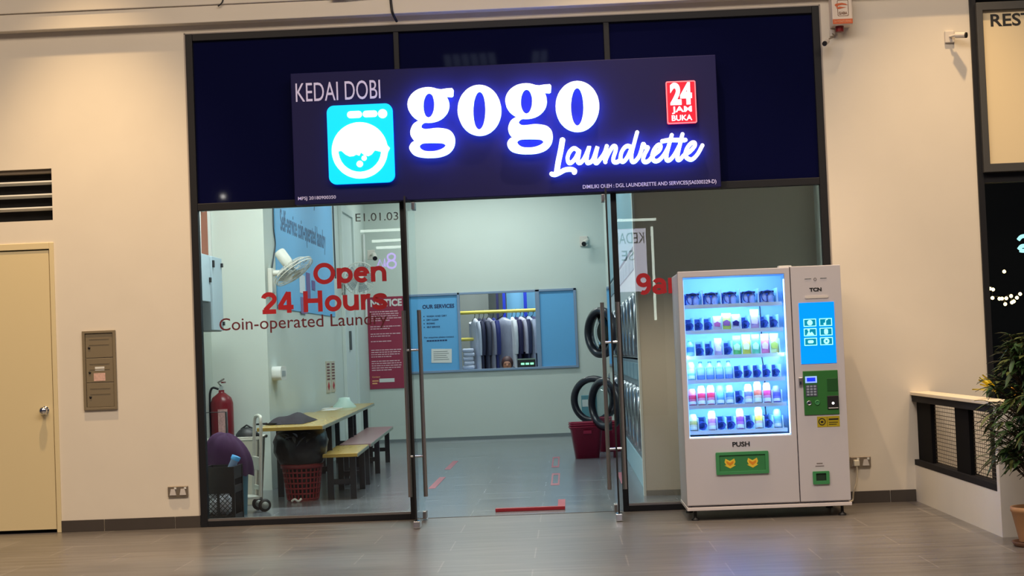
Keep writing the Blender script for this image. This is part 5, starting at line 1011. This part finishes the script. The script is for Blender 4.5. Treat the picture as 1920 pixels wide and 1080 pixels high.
for sy in (-1, 1):
    for k in range(-5, 9):
        for sg_ in (1, -1):
            xa = -W_ + k * 0.042; pts = [(xa, 0.05), (xa + sg_ * 0.19, 0.24)]
            (x0, z0), (x1, z1) = pts
            if x0 < -W_ or x0 > W_ :
                e = -W_ if x0 < -W_ else W_
                if (x1 - x0) == 0 or not (min(x0, x1) < e < max(x0, x1)): continue
                z0 = z0 + (z1 - z0) * (e - x0) / (x1 - x0); x0 = e
            if x1 < -W_ or x1 > W_:
                e = -W_ if x1 < -W_ else W_; z1 = z0 + (z1 - z0) * (e - x0) / (x1 - x0); x1 = e
            if abs(z1 - z0) > 0.004: b.tube([(x0, sy * D_, z0), (x1, sy * D_, z1)], 0.0035, 5)
b.build('diamond_mesh', m_crate, cx)
t = thing('cloth_bundle', 'crumpled white cloth inside the black crate', 'cloth', (-2.80, 0.62, 0.02)); MB().ball((0, -0.03, 0.11), 0.11, 0.13, 0.10).ball((-0.03, 0.02, 0.20), 0.09, 0.12, 0.12).build('cloth', mat('white_cloth', (206, 206, 214), 0.8, noise=0.2, ns=30), t)
t = thing('cleaning_bottle', 'bottle with a bright blue lid poking out of the black crate', 'bottle', (-2.74, 0.60, 0.38)); q = rot('Y', 25)
MB().lathe([(0.032, 0.0), (0.034, 0.02), (0.034, 0.155)], (0, 0, 0), 18, q).build('bottle_body', mat('clear_blue_plastic', (120, 150, 190), 0.3), t); MB().lathe([(0.040, 0.155), (0.040, 0.19), (0.0, 0.192)], (0, 0, 0), 20, q).build('lid', mat('bright_blue_lid', (70, 170, 240), 0.35), t)
t = thing('teal_bin', 'teal plastic bin half hidden behind the black crate', 'bin', (-2.80, 1.12, 0))
MB().lathe([(0.09, 0.0), (0.115, 0.44), (0.12, 0.45), (0.12, 0.46), (0.105, 0.46), (0.085, 0.02)], (0.03, 0, 0), 24).build('bin_body', mat('teal_plastic', (74, 128, 146), 0.4), t); MB().lathe([(0.118, 0.43), (0.130, 0.435), (0.130, 0.462), (0.118, 0.464)], (0.03, 0, 0), 24, None, False).build('rim', mat('teal_rim', (64, 112, 130), 0.4), t)
t = thing('draped_cloth', 'dark purple cloth draped over the teal bin', 'cloth', (-2.835, 1.06, 0.40)); vs = []; fs = []; n = 30; m = 10
for i in range(m + 1):
    q = i / m
    for k in range(n):
        a = 2 * PI * k / n; r_ = 0.02 + 0.19 * math.sin(q * PI * 0.55) * (1 + 0.10 * math.sin(6 * a) * q); sx = 1.06 if math.cos(a) > 0 else 0.95
        z = 0.33 * math.cos(q * PI * 0.5) ** 0.8 - 0.05 * max(0, math.cos(a)) * q ** 2 - 0.04 * math.cos(a) * math.sin(q * PI) + 0.012 * math.sin(7 * a + 3 * q); vs.append((r_ * sx * math.cos(a), r_ * 0.8 * math.sin(a), z))
for i in range(m):
    for k in range(n): fs.append((i * n + k, i * n + (k + 1) % n, (i + 1) * n + (k + 1) % n, (i + 1) * n + k))
fs.append(tuple(range(n))); MB().add(vs, fs, True).build('cloth', mat('dark_purple_cloth', (64, 26, 70), 0.85, noise=0.3, ns=18), t); MB().lathe([(0.022, 0.0), (0.0, 0.02)], (0, 0, 0.32), 12).build('gathered_knot', mat('dark_purple_knot', (64, 22, 72), 0.85), t)
t = thing('folding_cart', 'black tubular cart handle rising behind the purple cloth', 'cart', (-3.0, 1.42, 0))
b = MB(); b.tube([(-0.14, 0, 0.14), (-0.14, 0, 0.92), (0.10, 0, 0.92), (0.10, 0, 0.14)], 0.012, 8); b.build('handle', m_black, t); MB().box(-0.15, 0.11, 0.0, 0.22, 0.10, 0.14).build('platform', m_black, t)
for x in (-0.14, 0.10): MB().lathe([(0.05, -0.02), (0.055, 0.0), (0.05, 0.02)], (x, 0.0, 0.055), 16, rot('Y', 90)).build('wheel', m_black, t)
# white laundry bin and hand trolley
t = thing('laundry_bin', 'large cream laundry bin in the alcove behind the hand trolley', 'laundry bin', (-2.97, 2.22, 0.0))
vs = [(-.20, -.15, 0), (.20, -.15, 0), (.20, .20, 0), (-.20, .20, 0), (-.24, -.18, .64), (.24, -.18, .64), (.24, .24, .64), (-.24, .24, .64), (-.225, -.165, .64), (.225, -.165, .64), (.225, .225, .64), (-.225, .225, .64), (-.19, -.14, .03), (.19, -.14, .03), (.19, .19, .03), (-.19, .19, .03)]
fs = [(0, 1, 2, 3)] + [(i, (i + 1) % 4, (i + 1) % 4 + 4, i + 4) for i in range(4)] + [(i + 4, (i + 1) % 4 + 4, (i + 1) % 4 + 8, i + 8) for i in range(4)] + [(i + 8, (i + 1) % 4 + 8, (i + 1) % 4 + 12, i + 12) for i in range(4)] + [(12, 13, 14, 15)]
MB().add(vs, fs).build('bin_body', mat('cream_bin_plastic', (228, 228, 212), 0.5), t, bevel=0.01); MB().tube([(-.25, -.19, .64), (.25, -.19, .64), (.25, .25, .64), (-.25, .25, .64)], 0.016, 8, closed=True).build('rim', mat('cream_bin_rim', (236, 236, 224), 0.5), t)
t = thing('dark_bag', 'dark bag lying in the cream laundry bin', 'bag', (-2.88, 2.32, 0.45)); MB().ball((0, 0, 0.16), 0.13, 0.12, 0.13).build('bag_body', m_black, t); MB().tube([(-0.06, 0, 0.27), (0, -0.02, 0.31), (0.06, 0, 0.27)], 0.010, 6).build('strap', m_black, t)
m_alu = mat('silver_trolley', (206, 208, 198), 0.45, metal=0.1)
ht = thing('hand_trolley', 'silver hand trolley with two wheels beside the cream bin', 'hand trolley', (-2.63, 1.36, 0), math.radians(-66))
b = MB(); b.tube(smooth([(-0.13, 0, 0.14), (-0.13, 0.02, 0.60), (-0.12, 0.03, 0.82), (-0.07, 0.035, 0.87), (0.07, 0.035, 0.87), (0.12, 0.03, 0.82), (0.13, 0.02, 0.60), (0.13, 0, 0.14)], 5), 0.016, 8); b.build('handle_frame', m_alu, ht)
b = MB(); b.box(-0.13, 0.13, -0.004, 0.014, 0.38, 0.50); b.box(-0.12, 0.12, 0.0, 0.012, 0.20, 0.24); b.build('back_plate', m_alu, ht); b = MB(); b.prism([rrect(-0.16, 0.16, -0.16, 0.0, 0.05)], 0.125, 0.145, lambda a, b_, d: (a, b_, d)); b.build('toe_plate', m_alu, ht)
for s in (-1, 1):
    wv = MB().lathe([(0.036, -0.022), (0.056, -0.018), (0.060, 0.0), (0.056, 0.018), (0.036, 0.022)], (s * 0.12, 0.04, 0.06), 20, rot('Y', 90)).build('wheel', m_black, ht); MB().lathe([(0.0, -0.024), (0.034, -0.022), (0.034, 0.022), (0.0, 0.024)], (s * 0.12, 0.04, 0.06), 16, rot('Y', 90)).build('wheel_hub', mat('grey_wheel_hub', (140, 146, 140), 0.4), wv)

# ---------------------------------------------------------------- washers on the right
m_ms = mat('washer_steel', (186, 196, 200), 0.4, metal=0.2); m_mt = mat('washer_teal_panel', (96, 132, 150), 0.35); m_pg = mat('porthole_glass', (20, 24, 44), 0.05, spec=0.8)
BX_ = 0.97
def porthole(parent, c, q, r, tint=None):
    d_ = MB().lathe([(r, -0.02), (r, 0.03), (r * 0.94, 0.05), (r * 0.80, 0.045), (r * 0.76, 0.02), (r * 0.76, -0.02), (r, -0.02)], c, 36, q, False).build('door', m_chrome if tint is None else tint, parent)
    MB().lathe([(r * 0.77, -0.005), (r * 0.66, 0.012), (r * 0.3, 0.03), (0.0, 0.034)], c, 30, q).build('door_glass', m_pg, d_); return d_
m_cr2 = mat('dull_chrome_ring', (134, 142, 152), 0.22, metal=0.8); m_lo = mat('slate_washer_front', (92, 112, 126), 0.35)
OPEN = {(0, 5): 36, (0, 7): 66, (1, 6): 36}
m_ring = mat('black_door_ring', (24, 25, 36), 0.3)
for row, (z0, z1, zc) in enumerate(((0.26, 1.24, 0.70), (1.26, 2.34, 1.58))):
    for k in range(12):
        y0 = 1.66 + k * 0.96; yc = y0 + 0.48
        key = (row, k); ord_ = ('1st', '2nd', '3rd', '4th', '5th', '6th', '7th', '8th', '9th', '10th', '11th', '12th')[k]
        t = thing('washing_machine' if row == 0 else 'tumble_dryer', ord_ + (' front-loading washer of the lower row' if row == 0 else ' front-loading dryer of the upper row') + ' from the shop window' + (', door open' if key in OPEN else ''), 'washing machine' if row == 0 else 'tumble dryer', (BX_, yc, z0), 0, 'lower row of washers' if row == 0 else 'upper row of dryers')
        MB().box(0, 0.7, -0.475, 0.475, 0.0, z1 - z0).build('cabinet', m_lo if row == 0 else m_ms, t, bevel=0.008); MB().box(-0.012, 0.0, -0.44, 0.44, z1 - z0 - 0.20, z1 - z0 - 0.03).build('control_panel', m_mt, t, bevel=0.004)
        c = Vector((-0.01, 0, zc - z0 - 0.02 if row == 0 else zc - z0)); r_ = 0.31
        if key in OPEN:
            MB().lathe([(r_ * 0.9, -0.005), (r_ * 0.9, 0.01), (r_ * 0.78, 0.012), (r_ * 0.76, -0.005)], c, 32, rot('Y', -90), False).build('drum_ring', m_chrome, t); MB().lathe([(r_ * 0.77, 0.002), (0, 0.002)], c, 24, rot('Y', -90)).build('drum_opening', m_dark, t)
            a = math.radians(OPEN[key]); hy = 0.34                                       # hinge on the far side, leaf swung out into the room
            cc = Vector((-0.03 - math.sin(a) * 0.36, hy - math.cos(a) * 0.36, c.z)); nrm = Vector((-math.cos(a), -math.sin(a), 0)); q = nrm.to_track_quat('Z', 'Y').to_matrix()
            d_ = MB().lathe([(r_ + .02, -0.025), (r_ + .02, 0.03), (r_ * 0.92, 0.055), (r_ * 0.82, 0.05), (r_ * 0.78, 0.0), (r_ * 0.80, -0.025), (r_ + .02, -0.025)], cc, 40, q, False).build('door', m_ring, t)
            MB().lathe([(r_ * 0.80, -0.01), (r_ * 0.79, 0.0), (r_ * 0.4, 0.0), (0, 0.0)], cc, 30, q).build('door_glass', glass_mat('clear_porthole_%d%d' % key, (0.9, 0.94, 0.95), 1.4), d_)
            MB().box(-0.03, 0.0, hy - 0.05, hy + 0.05, c.z - 0.05, c.z + 0.05).build('hinge', m_chrome, t)
        else: porthole(t, c, rot('Y', -90), r_, m_cr2)
m_bk = mat('crimson_basket_plastic', (136, 16, 52), 0.4)
def tub(loc, label, w0=0.145, w1=0.205, h=0.455):
    t = thing('laundry_basket', label, 'basket', loc, math.radians(4), 'tall crimson laundry baskets'); b = MB()
    ro = lambda w_, z: [(p[0], p[1], z) for p in rrect(-w_, w_, -w_ * 0.85, w_ * 0.85, w_ * 0.3, 5)]
    S = [ro(w0, 0), ro(w1 * 0.95, h - 0.09), ro(w1, h - 0.085), ro(w1 + 0.005, h - 0.01), ro(w1 + 0.012, h), ro(w1 - 0.012, h), ro(w1 * 0.92, h - 0.09), ro(w0 - 0.01, 0.02)]; n = len(S[0]); vs = [p for r_ in S for p in r_]
    fs = [(i * n + k, i * n + (k + 1) % n, (i + 1) * n + (k + 1) % n, (i + 1) * n + k) for i in range(len(S) - 1) for k in range(n)] + [tuple(range(n)), tuple(range((len(S) - 1) * n, len(S) * n))]
    b.add(vs, fs, True).build('basket_body', m_bk, t); b = MB()
    for z in (h - 0.03, h - 0.06): b.tube(ro(w1 + 0.008, z), 0.006, 6, closed=True)
    b.build('rim_rib', m_bk, t); b = MB(); b.box(-0.05, 0.05, -w1 * 0.85 - 0.012, -w1 * 0.85 + 0.0, h - 0.14, h - 0.10); b.build('handle', m_bk, t); return t
tub((0.475, 7.35, 0), 'tall crimson laundry basket in front of the open washer door')
tub((0.80, 8.65, 0), 'second crimson basket, half hidden behind the door handle')
t = thing('detergent_box', 'teal and white box seen through the open washer door ring', 'box', (0.56, 10.1, 0.0)); MB().box(-0.11, 0.11, -0.08, 0.08, 0, 0.72).build('carton', mat('teal_carton', (96, 150, 160), 0.5), t, bevel=0.004); MB().box(-0.10, 0.02, -0.083, -0.08, 0.56, 0.66).build('label', m_white, t)
# tape and footprints on the floor
m_tape = mat('red_floor_tape', (150, 26, 40), 0.5)
t = thing('floor_bar', 'red bar lying across the doorway floor', 'floor bar', (-0.09, 0.42, 0)); MB().box(-0.31, 0.29, -0.03, 0.03, 0.0, 0.030).build('bar', mat('red_painted_bar', (150, 30, 44), 0.45), t, bevel=0.004)
tag(MB().box(-0.03, 0.035, -0.45, 0.45, 0.0005, 0.0028).build('floor_tape', mat('faded_red_tape', (176, 60, 74), 0.5), None, (0.165, 0.95, 0)), 'short strip of faded red tape behind the right end of the red bar', 'tape')
m_fp = mat('faded_red_sticker', (160, 84, 96), 0.5)
for i, (x, y, ln, l) in enumerate(((0.10, 3.97, 1.7, 'faded red tape outline on the right of the floor, nearer the door'), (0.085, 6.8, 2.0, 'faded red tape outline on the right of the floor, farther in'))):
    t = thing('tape_outline', l, 'tape', (x, y, 0), 0, 'faded red tape marks on the shop floor'); h = ln / 2
    for x0, x1, y0, y1 in ((-.05, -.032, -h, h), (.022, .04, -h, h), (-.032, .022, -h, -h + .25), (-.032, .022, h - .25, h)): MB().box(x0, x1, y0, y1, 0.0005, 0.002).build('strip', m_fp, t)
for x, y, l in ((-1.178, 4.08, 'faded red tape strip on the left of the floor, nearer the door'), (-1.215, 6.95, 'faded red tape strip on the left of the floor, farther in'), (0.80, 3.8, 'faded red tape strip seen through the right window')):
    tag(MB().box(-0.035, 0.035, -0.8, 0.8, 0.0005, 0.002).build('tape_strip', m_fp, None, (x, y, 0)), l, 'tape', 'faded red tape marks on the shop floor')
